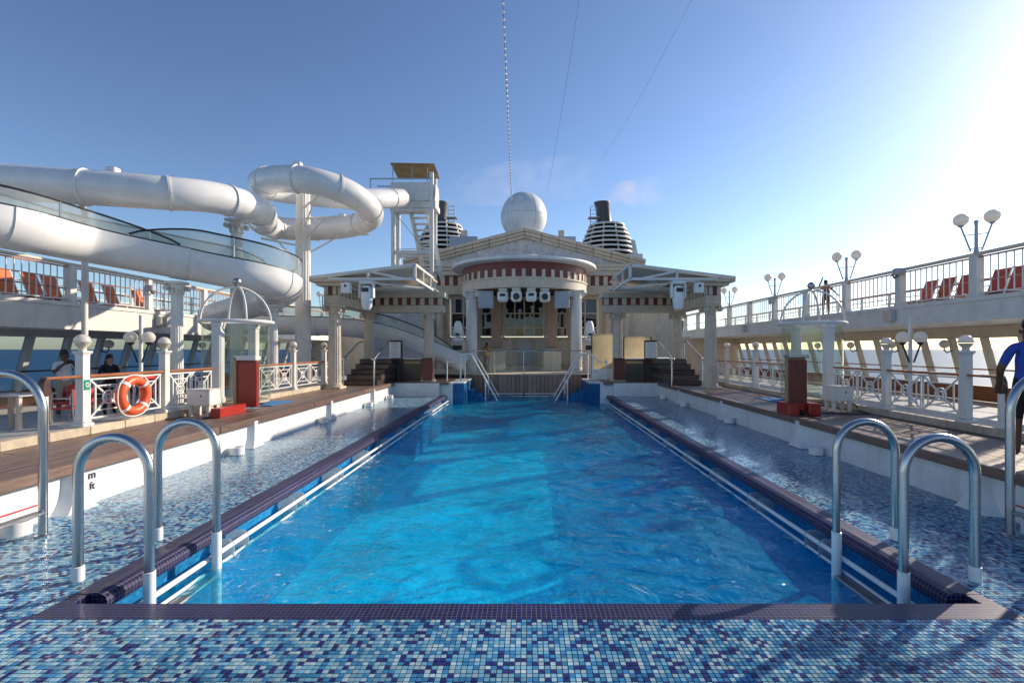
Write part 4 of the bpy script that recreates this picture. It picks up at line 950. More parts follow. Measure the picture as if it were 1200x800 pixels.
# flank walls behind the colonnades
for sgn in (-1, 1):
    t = thing('flank_wall', 'plain grey wall behind the '+('slide run-out' if sgn < 0 else 'beige screens and steps'), 'wall', (CX+sgn*4.2, 16, 0))
    x0, x1 = sorted((CX+sgn*3.2, CX+sgn*5.1)); s = MB(); s.bbox(x0, x1, 16, 16.3, -.02, 2.62, .01); build('panel', s, 'grey_paint' if sgn < 0 else 'cream', t)
    for k in range(4):
        x = CX+sgn*(3.45+.45*k); s = MB(); s.bbox(x-.02, x+.02, 15.985, 16.0, 0, 2.6, .004); build('rib', s, 'blue_grey' if sgn < 0 else 'cream', t)
    x0, x1 = sorted((CX+sgn*5.1, CX+sgn*8.6)); s = MB(); s.box(x0, x1, 19.5, 19.8, -.02, 1.5); build('far_panel', s, 'cream', t)
    s = MB(); x = CX+sgn*5.6; s.bbox(x-.18, x+.18, 19.46, 19.5, 0, .95, .01); build('door', s, 'teak_light', t)
# side colonnades
def colonnade(sgn):
    t = thing('side_colonnade', 'stone colonnade with maroon frieze panels '+('over the slide run-out' if sgn < 0 else 'over the hot tub steps'), 'colonnade', (CX+sgn*3.4, 9.5, ZD))
    X0 = CX+sgn*3.42; w_ = .15
    def X(a): return CX+sgn*a
    def bx(name, mtl, a, b, y0, y1, z0, z1, bev=.008):
        x0, x1 = sorted((X(a), X(b))); s = MB(); s.bbox(x0, x1, y0, y1, z0, z1, bev); return build(name, s, mtl, t)
    ya, yb = 8.8, 10.72
    bx('beam', 'stone', 3.28, 3.56, ya-.15, yb+.15, 1.80, 1.965); bx('frieze_back', 'maroon', 3.30, 3.54, ya-.13, yb+.13, 1.965, 2.125)
    bx('cornice', 'stone', 3.2, 3.66, ya-.25, yb+.25, 2.125, 2.18); bx('cornice', 'stone', 3.1, 3.74, ya-.33, yb+.3, 2.18, 2.235)
    bx('beam', 'stone', 1.75, 3.28, yb-.15, yb+.15, 1.802, 1.963); bx('frieze_back', 'maroon', 1.77, 3.29, yb-.13, yb+.13, 1.963, 2.122); bx('cornice', 'stone', 1.7, 3.2, yb-.22, yb+.25, 2.122, 2.23)
    for k in range(12):
        y = ya-.1+.18*k; bx('triglyph', 'stone', 3.272, 3.31, y-.05, y+.05, 1.967, 2.123, .004)
    for k in range(2): bx('triglyph', 'stone', 3.33+.15*k, 3.4+.15*k, ya-.155, ya-.125, 1.967, 2.123, .004)
    for k in range(8):
        a = 1.82+.195*k; bx('triglyph', 'stone', a-.05, a+.05, yb-.158, yb-.125, 1.966, 2.12, .004)
    column_parts(t, X(3.42), ya, ZD-.001, 1.80, .115); column_parts(t, X(3.42), yb, ZD-.001, 1.80, .115); column_parts(t, X(2.09), yb, ZD-.001, 1.80, .115)
    # lean-to roof and lighting truss
    y0, y1 = 8.45, 9.75
    s = MB(); s.prism([(X(1.9), 2.49), (X(3.72), 2.26), (X(3.72), 2.238), (X(1.9), 2.465)], 8.6, 10.7, 'y'); build('lean_to_roof', s, 'soffit', t)
    def rod(*pts, r=.022):
        s = MB()
        for a, b in zip(pts, pts[1:]): s.bar((X(a[0]), a[1], a[2]), (X(b[0]), b[1], b[2]), r*2)
        build('truss_bar', s, 'white', t)
    for y in (y0, y1):
        rod((3.72, y, 2.25), (1.88, y, 2.475)); rod((3.4, y, 2.225), (1.88, y, 2.225)); rod((1.88, y, 2.475), (1.88, y, 2.225)); rod((2.7, y, 2.36), (2.7, y, 2.225), r=.018); rod((2.7, y, 2.36), (2.1, y, 2.235), r=.018)
    rod((1.88, y0, 2.475), (1.88, y1+.3, 2.475)); rod((1.88, y0, 2.225), (1.88, y1+.3, 2.225)); rod((1.88, 9.1, 2.475), (1.88, 9.1, 2.225), r=.018); rod((3.3, y0, 2.22), (1.9, y1, 2.22), r=.018); rod((2.7, y0, 2.22), (2.7, y1, 2.22), r=.018)
    # back awning panels behind the truss
    s = MB(); s.prism([(X(1.85), 2.26), (X(3.2), 2.24), (X(3.2), 2.232), (X(1.85), 2.252)], 9.9, 10.6, 'y'); build('awning_strip', s, 'canvas_white', t)
for sgn in (-1, 1): colonnade(sgn)
# stage lights
def moving_head(x, y, z, hang, sc_, lab, group=None, tilt=0):
    t = thing('stage_light', lab, 'stage light', (x, y, z), group); q = sc_
    s = MB(); s.bbox(x-.12*q, x+.12*q, y-.09*q, y+.09*q, z-.06*q, z+.0*q, .02*q); build('base', s, 'cap_white', t)
    for d in (-.13, .1): s = MB(); s.bbox(x+d*q, x+(d+.03)*q, y-.05*q, y+.05*q, z-.3*q, z-.05*q, .01*q); build('yoke_arm', s, 'cap_white', t)
    s = MB(); s.lathe([(.05*q, -.5*q), (.085*q, -.45*q), (.1*q, -.3*q), (.1*q, -.16*q), (.07*q, -.09*q), (1e-6, -.08*q)], (x, y, z), 20); h = build('head', s, 'cap_white', t)
    s = MB(); s.bbox(x-.06*q, x+.06*q, y-.108*q, y-.09*q, z-.2*q, z-.13*q, .006*q); build('display', s, 'dark', h)
for sgn in (-1, 1):
    w_ = 'over the slide run-out' if sgn < 0 else 'over the hot tub steps'
    moving_head(CX+sgn*2.72, 8.45, 2.19, 1, 1.0, 'large white moving stage light hanging from truss '+w_)
    x = CX+sgn*3.08; t = thing('control_box', 'white square control box hanging from truss '+w_, 'control box', (x, 8.45, 2.1)); s = MB(); s.bbox(x-.08, x+.08, 8.4, 8.5, 1.98, 2.16, .006); build('case', s, 'cap_white', t); s = MB(); s.bbox(x-.02, x+.02, 8.392, 8.4, 2.08, 2.12, .002); build('display', s, 'dark', t); s = MB(); s.bbox(x-.015, x+.015, 8.43, 8.47, 2.16, 2.22, .002); build('clamp', s, 'dull_steel', t)
    x = CX+sgn*1.72; t = thing('light_plinth', 'white plinth carrying a stage light '+('beside the slide run-out' if sgn < 0 else 'beside the beige screens'), 'plinth', (x, 12.7, ZD)); s = MB(); s.bbox(x-.17, x+.17, 12.5, 12.85, ZD-.01, 1.2, .01); build('body', s, 'cream', t)
    s = MB(); s.bbox(x-.12, x+.12, 12.49, 12.5, .98, 1.1, .004); build('recess', s, 'dark', t)
    t = thing('stage_light', 'upright white moving stage light on plinth '+('beside the slide run-out' if sgn < 0 else 'beside the beige screens'), 'stage light', (x, 12.65, 1.2))
    s = MB(); s.bbox(x-.13, x+.13, 12.55, 12.75, 1.2, 1.29, .02); build('base', s, 'cap_white', t)
    s = MB(); s.lathe([(.06, 0), (.1, .04), (.115, .2), (.1, .34), (.06, .42), (1e-6, .43)], (x, 12.65, 1.31), 20); build('head', s, 'cap_white', t)
    for d in (-.135, .11): s = MB(); s.bbox(x+d, x+d+.025, 12.6, 12.7, 1.28, 1.5, .01); build('yoke_arm', s, 'cap_white', t)
    s = MB(); s.bbox(x-.05, x+.05, 12.53, 12.545, 1.35, 1.41, .004); build('display', s, 'dark', t)
for k in range(4):
    x = CX+(-.54, -.19, .19, .54)[k]; y = YC-math.sqrt(max(0, 1.62**2-(x-CX)**2))
    t = thing('stage_light', 'white boxy stage light hanging in the row under the round porch', 'stage light', (x, y, 2.57), 'stage lights under the round porch')
    s = MB(); s.bbox(x-.11, x+.11, y-.06, y+.06, 2.5, 2.575, .012); build('base', s, 'cap_white', t)
    s = MB(); s.bbox(x-.135, x+.135, y-.11, y+.11, 2.22, 2.49, .04); h = build('head', s, 'cap_white', t)
    s = MB()
    if k in (1, 3): s.lathe([(.085, -.118), (.085, -.105)], (x, y, 2.34), 20, axis='y')
    else: s.bbox(x-.07, x+.07, y-.118, y-.105, 2.35, 2.42, .002)
    build('lens', s, 'dark', h)
for sgn in (-1, 1):
    x = CX+sgn*1.0; y = 12.72; t = thing('speaker_panel', 'pale grey square speaker panel hanging under the porch '+('on the slide side' if sgn < 0 else 'on the screen side'), 'loudspeaker', (x, y, 2.57)); s = MB(); s.bbox(x-.2, x+.2, y-.05, y+.12, 2.08, 2.53, .012); build('cabinet', s, 'grey_paint', t)
    s = MB(); s.bbox(x-.185, x+.185, y-.058, y-.05, 2.1, 2.51, .004); build('grille', s, 'blue_grey', t); s = MB(); s.bbox(x-.02, x+.02, y, y+.04, 2.53, 2.58, .002); build('bracket', s, 'dark', t)
# ------------------------------------------------------------------ stage, pool steps
st = thing('stage', 'wood clad curved stage front rising from the far end of the pool', 'stage', (CX, 12.3, 0))
def arcY(x): return 12.02+.16*((x-CX)/1.4)**2
s = MB(); n = 24; poly = [(CX-1.62+3.24*i/n, arcY(CX-1.62+3.24*i/n)+.03) for i in range(n+1)]+[(CX+3.2, 12.25), (CX+3.2, 15.4), (CX-3.2, 15.4), (CX-3.2, 12.25)]
s.prism(poly, -.3, ZS-.02, 'z'); build('core', s, 'dark_timber', st)
s = MB(); poly2 = [(x, y-.06 if i <= n else y) for i, (x, y) in enumerate(poly)]; s.prism(poly2, ZS-.0195, ZS, 'z'); build('floor', s, 'cream', st)
s = MB(); s.bbox(-.049, .049, 0, .025, -.3, ZS-.02, .004); sm_ = mesh_of('slat', s, 'clad_wood')
for i in range(28):
    x = CX-1.4+.104*i; piece('slat', sm_, st, (x, arcY(x), 0), (0, 0, math.atan(.32*((x-CX)/1.96))), (1, 1, random.uniform(.985, 1.0)))
# stage front guard rails at water level
t = thing('stage_water_rail', 'white double pipe rail at the waterline below the wooden stage', 'rail', (CX, 11.9, -.15))
for z in (-.1, -.165):
    s = MB(); s.tube([(CX-.85, 11.95, z), (CX+.85, 11.95, z)], .012, 8); build('pipe', s, 'pipe_white', t)
for x in (-.85, 0, .85):
    s = MB(); s.bbox(CX+x-.025, CX+x+.025, 11.94, 12.04, -.2, -.06, .004); build('bracket', s, 'dark', t)
# guard rail on the stage
t = thing('stage_railing', 'low steel railing along the stage edge in front of the porch', 'railing', (CX, 12.3, ZS))
P = [(CX-1.5+3.0*i/16, arcY(CX-1.5+3.0*i/16)+.12, ZS+.58) for i in range(17)]
s = MB(); s.tube(P, .015, 8); build('top_rail', s, 'steel', t)
for i in (0, 4, 8, 12, 16):
    p = P[i]; s = MB(); s.tube([(p[0], p[1], ZS), p], .013, 8); build('stanchion', s, 'steel', t)
for i in range(0, 16, 4):
    a, b = P[i], P[i+4]; s = MB(); s.add([(a[0], a[1], ZS+.04), (b[0], b[1], ZS+.04), (b[0], b[1], ZS+.54), (a[0], a[1], ZS+.54)], [(0, 1, 2, 3)]); build('glass_panel', s, 'clear_glass', t)
for sgn in (-1, 1):
    w_ = 'slide' if sgn < 0 else 'screen'
    t = thing('pool_steps', 'blue tiled steps going down into the pool on the '+w_+' side of the stage', 'steps', (sgn*1.5, 11.5, 0))
    for k in range(5):
        a, b = 1.80-.0-.0, 1.42-.19*k
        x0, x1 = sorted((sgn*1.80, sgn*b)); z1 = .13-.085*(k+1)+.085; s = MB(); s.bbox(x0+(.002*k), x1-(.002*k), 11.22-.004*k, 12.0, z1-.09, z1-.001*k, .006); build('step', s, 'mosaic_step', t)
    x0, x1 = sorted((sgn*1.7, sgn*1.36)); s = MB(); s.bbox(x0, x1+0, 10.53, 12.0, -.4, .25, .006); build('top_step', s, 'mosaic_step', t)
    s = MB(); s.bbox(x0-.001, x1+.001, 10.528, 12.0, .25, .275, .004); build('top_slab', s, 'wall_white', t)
    # hand rails over the steps
    for j, (yy, dx) in enumerate(((11.15, 0), (11.95, -.02))):
        t = thing('step_hand_rail', ('front' if j == 0 else 'rear')+' white hand rail sloping into the pool on the '+w_+' side of the stage', 'hand rail', (sgn*1.5, yy, ZD))
        x = 1.50-.0*j; e = .63
        pts = [(sgn*(x+.02), yy, ZD), (sgn*(x+.02), yy, .86), (sgn*(x-.02), yy, .885), (sgn*(x-.2), yy, .885), (sgn*(x-.24), yy, .86), (sgn*e, yy, -.26)]
        s = MB(); s.tube(pts, .018, 10); build('rail', s, 'pipe_white', t)
        s = MB(); f = .5; mx_ = (x-.24)*(1-f)+e*f; mz = .86*(1-f)-.26*f; s.tube([(sgn*mx_, yy, mz), (sgn*mx_, yy, -.3)], .016, 8); build('post', s, 'pipe_white', t)
        if j == 0:
            s = MB(); s.tube([(sgn*(x+.02), yy+.03, .86), (sgn*(x+.2), yy+.03, .7), (sgn*(x+.38), yy+.03, .7)], .016, 8); s.tube([(sgn*(x+.34), yy+.03, ZD), (sgn*(x+.34), yy+.03, .77)], .017, 8); build('side_rail', s, 'pipe_white', t)
# ------------------------------------------------------------------ hot tub terraces with dark steps
for sgn in (-1, 1):
    w_ = 'slide' if sgn < 0 else 'screen'
    t = thing('hot_tub_terrace', 'dark granite terrace with brown steps on the '+w_+' side', 'terrace', (CX+sgn*2.8, 10, ZD))
    def bx(name, mtl, a, b, y0, y1, z0, z1, bev=.006):
        x0, x1 = sorted((CX+sgn*a, CX+sgn*b)); s = MB(); s.bbox(x0, x1, y0, y1, z0, z1, bev); return build(name, s, mtl, t)
    zt = .79
    bx('wall', 'granite', 2.3, 2.86, 10.9, 12.2, ZD-.01, zt-.02); bx('rim', 'wall_white', 2.28, 3.62, 10.88, 12.2, zt-.02, zt+.004)
    bx('band', 'teak_light', 2.32, 2.7, 10.885, 10.9, zt-.12, zt-.06)
    for k in range(5):
        z0 = ZD+.101*k; st_ = bx('step', 'granite', 2.862, 3.56, 9.5+.25*k, 10.86, z0-.002*(k > 0), z0+.085)
        bx('nosing', 'dark_brown', 2.862, 3.562, 9.49+.25*k, 10.86, z0+.085, z0+.1)
    bx('deck', 'granite', 2.865, 3.6, 10.9, 12.2, ZD, zt-.022)
    for d in (2.9, 3.5):
        hr = thing('step_hand_rail', 'steel hand rail at the '+('inner' if d < 3 else 'outer')+' edge of the brown steps on the '+w_+' side', 'hand rail', (CX+sgn*d, 9.5, ZD))
        s = MB(); x = CX+sgn*d; s.tube([(x, 9.42, ZD), (x, 9.42, .8), (x, 9.45, .82), (x+sgn*.0, 10.35, 1.16), (x, 10.55, 1.16)], .016, 10); build('rail', s, 'steel', hr)
        s = MB(); s.tube([(x, 10.5, zt), (x, 10.5, 1.16)], .014, 8); build('post', s, 'steel', hr); s = MB(); s.bbox(x-.05, x+.05, 9.38, 9.44, .79, .82, .004); build('end_cap', s, 'steel', hr)
    # rules board
    x = CX+sgn*2.86; b = thing('notice_board', 'white notice board in a brown frame on the '+w_+' side terrace', 'sign', (x, 10.85, .5))
    s = MB(); s.bbox(x-.15, x+.15, 10.83, 10.865, .7, 1.2, .004); build('frame', s, 'dark_brown', b)
    s = MB(); s.bbox(x-.13, x+.11, 10.82, 10.83, .8, 1.16, .002); pn = build('board', s, 'cap_white', b)
    for r_ in range(9):
        s = MB(); ww = random.uniform(.05, .095) if r_ else .07; s.box(x-.01-ww, x-.01+ww, 10.818, 10.8195, 1.12-.036*r_-.004, 1.12-.036*r_+(.008 if r_ == 0 else .004)); build('printed_line', s, 'blue_grey', pn)
    for d in (-.12, .12):
        s = MB(); s.bbox(x+d-.012, x+d+.012, 10.866, 10.89, ZD, .75, .002); build('leg', s, 'dark_brown', b)
# curved beige screens on the screen side
for k, (x0, x1, z0, z1, y, rad) in enumerate(((1.52, 2.14, ZD, 1.36, 11.35, .05), (2.3, 2.98, .79, 1.3, 11.5, .16))):
    t = thing('curved_screen', 'beige curved wind screen panel '+('beside the dark red box stand' if k == 0 else 'on the granite terrace behind the notice board'), 'screen', (x0, y, z0))
    n = 10; pts = [(x0, y, z1)]; vs = []
    X = [x0+(x1-x0)*i/n for i in range(n+1)]
    for z in (z0+.25*(k == 0), z1-.06, z1-.015, z1):
        for i, x in enumerate(X): vs.append((x, y+.05*math.sin(math.pi*i/n)+(0 if z < z1-.05 else .05*(z-z1+.06)/.06), z if i < n-2 or z < z1-.1 else z-rad*((i-n+2)/2)**2))
    s = MB(); s.add(vs, [(j*(n+1)+i, j*(n+1)+i+1, (j+1)*(n+1)+i+1, (j+1)*(n+1)+i) for j in range(3) for i in range(n)], True); build('panel', s, 'screen_beige', t)
    for x in (x0+.01, x1):
        s = MB(); s.tube([(x, y-.02, z0), (x, y-.02, z1-(.12 if x == x1 else .02)), (x-.03*(1 if x == x1 else -1), y-.02, z1)], .014, 8); build('frame_post', s, 'dark', t)
    if k == 0:
        s = MB(); s.bbox(x0, x1, y-.03, y+.2, ZD-.001, ZD+.25, .006); build('plinth', s, 'wall_white', t)
# wet floor signs
def floor_sign(x, y, z, q, lab):
    t = thing('floor_sign', lab, 'floor sign', (x, y, z))
    for d in (-1, 1):
        s = MB(); v = [(x-.075*q, y+d*.07*q, z), (x+.075*q, y+d*.07*q, z), (x+.045*q, y+d*.008*q, z+.33*q), (x-.045*q, y+d*.008*q, z+.33*q)]; v += [(a, b+d*.01*q, c) for a, b, c in v]
        s.add(v, [(0, 1, 2, 3), (7, 6, 5, 4), (0, 4, 5, 1), (1, 5, 6, 2), (2, 6, 7, 3), (3, 7, 4, 0)]); build('leaf', s, 'yellow_plastic', t)
floor_sign(4.55, 5.75, ZK-.35, 1.0, 'yellow wet floor sign standing behind the lattice fence')
floor_sign(1.68, 11.6, ZD, .4, 'small yellow wet floor sign by the white hand rails')
# blue mats
for x, y, lab in ((-3.35, 6.35, 'blue foot mat on timber deck in front of the kiosk with toppled stand'), (3.5, 6.8, 'blue foot mat on timber deck in front of kiosk past the standing panel')):
    s = MB(); s.bbox(x-.16, x+.16, y-.3, y+.3, ZD+.001, ZD+.01, .003); tag(build('foot_mat', s, 'mat_blue'), lab, 'mat')
# ------------------------------------------------------------------ funnels, radome, wires, roof bits
def funnel(px, lab, lean):
    Y = 28; c = at(px+4 if px < VX else px+2, 300, Y); x = c.x; t = thing('funnel', lab, 'funnel', (x, Y, 5.5)); z = lambda py: 1+(409-py)/F*Y
    fx = at(516 if px < VX else 709, 0, Y).x
    s = MB(); s.lathe([(.4, z(268)), (.42, z(264)), (.41, z(262)), (.43, z(240)), (.46, z(239)), (.46, z(237.5)), (.40, z(237.5)), (.38, z(242)), (1e-6, z(242))], (0, 0, 0), 32)
    s.v = [(fx+v[0]-lean*(v[2]-z(265)), Y+v[1]+.0, v[2]) for v in s.v]; build('stack', s, 'funnel_black', t)
    for k in range(8):
        zz = z(265.5)-k*.27; rr = 1.02+.5*math.sin(min(1, k/6)*math.pi/2); vs = MB(); n = 40
        vs.lathe([(rr-.1, zz-.05), (rr, zz-.05), (rr+.02, zz), (rr, zz+.05), (rr-.1, zz+.05), (rr-.1, zz-.05)], (x, Y, 0), n); build('louvre_ring', vs, 'white', t)
    for k in range(10):
        a = 2*math.pi*k/10; s = MB(); s.tube([(x+1.0*math.cos(a), Y+1.0*math.sin(a), z(265)), (x+1.45*math.cos(a), Y+1.45*math.sin(a), z(300))], .04, 6); build('rib', s, 'white', t)
    s = MB(); s.lathe([(.6, 5.0), (.6, z(268))], (x, Y, 0), 24); build('core', s, 'blue_grey', t)
    sg = 1 if px < VX else -1; lx = fx+sg*.72
    s = MB()
    for d in (-.18, .18): s.tube([(lx+d, Y-.4, z(266)), (lx+d, Y-.4, z(245))], .025, 6)
    for k in range(5): s.tube([(lx-.18, Y-.4, z(262)+.22*k), (lx+.18, Y-.4, z(262)+.22*k)], .02, 5)
    s.bbox(lx-.3, lx+.3, Y-.6, Y-.1, z(258), z(257), .01); build('service_ladder', s, 'grey_paint', t)
    s = MB(); s.bbox(x-1.9, x+1.9, Y-1, Y+2, 3.0, z(301), .05); build('casing', s, 'white', t)
    if px > VX: s = MB(); s.prism([(x+1.3, z(300)), (x+1.75, z(306)), (x+1.5, z(284)), (x+1.2, z(283))], Y-.6, Y+.6, 'y'); build('fin', s, 'white', t)
funnel(516, 'black funnel stack over white louvred rings behind the stair tower', 0)
funnel(709, 'black funnel stack over white louvred rings with a side fin', .13)
t = thing('radome', 'large white radar dome above the pediment', 'radome', (at(614, 0, 19).x, 19, 4.6)); c = at(614, 254, 19)
s = MB(); s.ball(c, .9, 48, 28, 1.05); dm = build('dome', s, 'wall_white', t)
s = MB(); s.torus((c.x, c.y, c.z), .903, .006, 'z', 64, 4); build('seam', s, 'grey_paint', dm)
for a in (0, 60, 120):
    s = MB(); pts = [(c.x+.903*math.cos(b)*math.cos(R(a)), c.y+.903*math.cos(b)*math.sin(R(a)), c.z+.945*math.sin(b)) for b in [2*math.pi*i/64 for i in range(64)]]; s.tube(pts, .005, 4, closed=True); build('seam', s, 'grey_paint', dm)
s = MB(); s.lathe([(.6, 4.2), (.5, c.z-.8), (.62, c.z-.7)], (c.x, c.y, 0), 24); build('pedestal', s, 'white', t)
for px, lab in ((544, 'small roof vent box on the slide side slope of the pediment roof'), (658, 'small roof vent box on the sun side slope of the pediment roof')):
    p = at(px, 279, 17); t = thing('roof_vent', lab, 'vent', (p.x, 17, p.z)); s = MB(); s.bbox(p.x-.11, p.x+.11, 16.9, 17.1, p.z, p.z+.26, .02); build('hood', s, 'cream', t); s = MB(); s.bbox(p.x-.5, p.x+.5, 16.8, 17.8, p.z-.5, p.z+.02, .02); build('casing', s, 'blue_grey', t)
def cable(a, b, r, lab, name='stay_wire', bulbs=0):
    t = thing(name, lab, 'wire', a); a, b = Vector(a), Vector(b); n = 20; pts = [a.lerp(b, i/n)-Vector((0, 0, .35*4*(i/n)*(1-i/n))) for i in range(n+1)]
    s = MB(); s.tube(pts, r, 6); build('wire', s, 'dark', t)
    if bulbs:
        s = MB(); s.ball((0, 0, 0), .03, 8, 6); me = mesh_of('bulb', s, 'globe')
        for k in range(bulbs):
            f = k/bulbs; p = a.lerp(b, f)-Vector((0, 0, .35*4*f*(1-f)+.03)); piece('bulb', me, t, p)
cable(at(600, 240, 18.5), at(583, -160, 8.5), .009, 'string of small bulbs rising from behind the radar dome', 'light_string', 60)
cable(at(641, 226, 24), at(692, -90, 11), .0045, 'thin stay wire rising right of the radar dome'); cable(at(704, 188, 26), at(850, -80, 12), .0035, 'thin slanting stay wire above the louvred funnel')
# exhaust smoke
def smoke(name, pts, rads, dens, colr):
    s = MB(); s.tube(spline(pts, 5), [rads[min(len(rads)-1, i//5)]+(rads[min(len(rads)-1, i//5+1)]-rads[min(len(rads)-1, i//5)])*(i % 5)/5 for i in range(5*(len(pts)-1)+1)], 16); o = build(name, s, 'white'); o['kind'] = 'stuff'
    m = bpy.data.materials.new('smoke'); m.use_nodes = True; t = m.node_tree; L = t.links.new; t.nodes.remove(t.nodes['Principled BSDF'])
    v = nd(t, 'ShaderNodeVolumePrincipled'); v.inputs['Anisotropy'].default_value = .55; v.inputs['Color'].default_value = (*colr, 1); g = nd(t, 'ShaderNodeNewGeometry')
    tc = nd(t, 'ShaderNodeTexCoord'); n = nd(t, 'ShaderNodeTexNoise'); n.inputs['Scale'].default_value = .55; n.inputs['Detail'].default_value = 5; L(tc.outputs['Object'], n.inputs['Vector'])
    mr = nd(t, 'ShaderNodeMapRange'); mr.inputs[1].default_value = .38; mr.inputs[2].default_value = .75; mr.inputs[4].default_value = dens; L(n.outputs[0], mr.inputs[0])
    sx_ = nd(t, 'ShaderNodeSeparateXYZ'); L(g.outputs['Position'], sx_.inputs[0]); fo = nd(t, 'ShaderNodeMapRange'); fo.inputs[1].default_value = pts[0].x*U; fo.inputs[2].default_value = pts[-1].x*U; fo.inputs[3].default_value = 1; fo.inputs[4].default_value = .08; L(sx_.outputs[0], fo.inputs[0])
    ml = nd(t, 'ShaderNodeMath', operation='MULTIPLY'); L(mr.outputs[0], ml.inputs[0]); L(fo.outputs[0], ml.inputs[1]); L(ml.outputs[0], v.inputs['Density'])
    L(v.outputs[0], t.nodes['Material Output'].inputs['Volume']); o.data.materials.clear(); o.data.materials.append(m); o.visible_shadow = True
smoke('funnel_smoke', [at(708, 239, 28), at(716, 232, 28), at(730, 226, 28.3), at(748, 226, 28.8), at(775, 222, 29.5)], [.3, .45, .65, .85, .95, .5], .28, (.9, .72, .5))
smoke('funnel_smoke', [at(518, 237, 28), at(540, 225, 28.5), at(580, 218, 30), at(640, 212, 32), at(700, 205, 34)], [.35, .8, 1.3, 1.6, 1.3, .7], .1, (.95, .93, .9))

# ------------------------------------------------------------------ dining furniture on the promenade
def chair(x, y, rz, lab, group):
    t = thing('dining_chair', lab, 'chair', (x, y, 0), group)
    s = MB(); s.bbox(x-.14, x+.14, y-.14, y+.14, .255, .275, .006); build('seat', s, 'chair_red', t)
    s = MB(); s.bbox(x-.14, x+.14, y+.12, y+.14, .3, .5, .006); build('backrest', s, 'chair_red', t)
    for sx in (-.145, .145):
        s = MB(); s.tube([(x+sx, y-.13, 0), (x+sx, y-.13, .37), (x+sx, y-.11, .39), (x+sx, y+.12, .39)], .009, 6); build('front_leg', s, 'steel', t)
        s = MB(); s.tube([(x+sx, y+.16, 0), (x+sx, y+.13, .26), (x+sx, y+.13, .51)], .009, 6); build('rear_leg', s, 'steel', t)
    t.rotation_euler = (0, 0, rz)
def table(x, y, lab, group):
    t = thing('dining_table', lab, 'table', (x, y, 0), group)
    s = MB(); s.bbox(x-.3, x+.3, y-.24, y+.24, .425, .445, .005); build('top', s, 'grey_paint', t)
    for sx in (-.25, .25):
        for sy in (-.19, .19):
            s = MB(); s.bbox(x+sx-.022, x+sx+.022, y+sy-.022, y+sy+.022, 0, .425, .003); build('leg', s, 'cream', t)
for (x, y) in ((-6.35, 6.0), (-6.35, 7.5), (-6.4, 9.0)): table(x, y, 'grey topped dining table among the red chairs by the sea windows', 'dining tables by the sea windows')
for (x, y, rz) in ((-5.72, 6.1, -90), (-5.78, 6.75, -80), (-6.95, 6.0, 90), (-6.3, 6.65, 0), (-5.75, 7.6, -90), (-6.95, 7.5, 90), (-6.3, 5.4, 180), (-5.75, 9.0, -90), (-6.9, 9.0, 90), (-6.3, 8.1, 0), (-5.9, 10.4, -90)):
    chair(x, y, R(rz), 'red dining chair with steel frame behind the fence opening', 'red chairs by the sea windows')
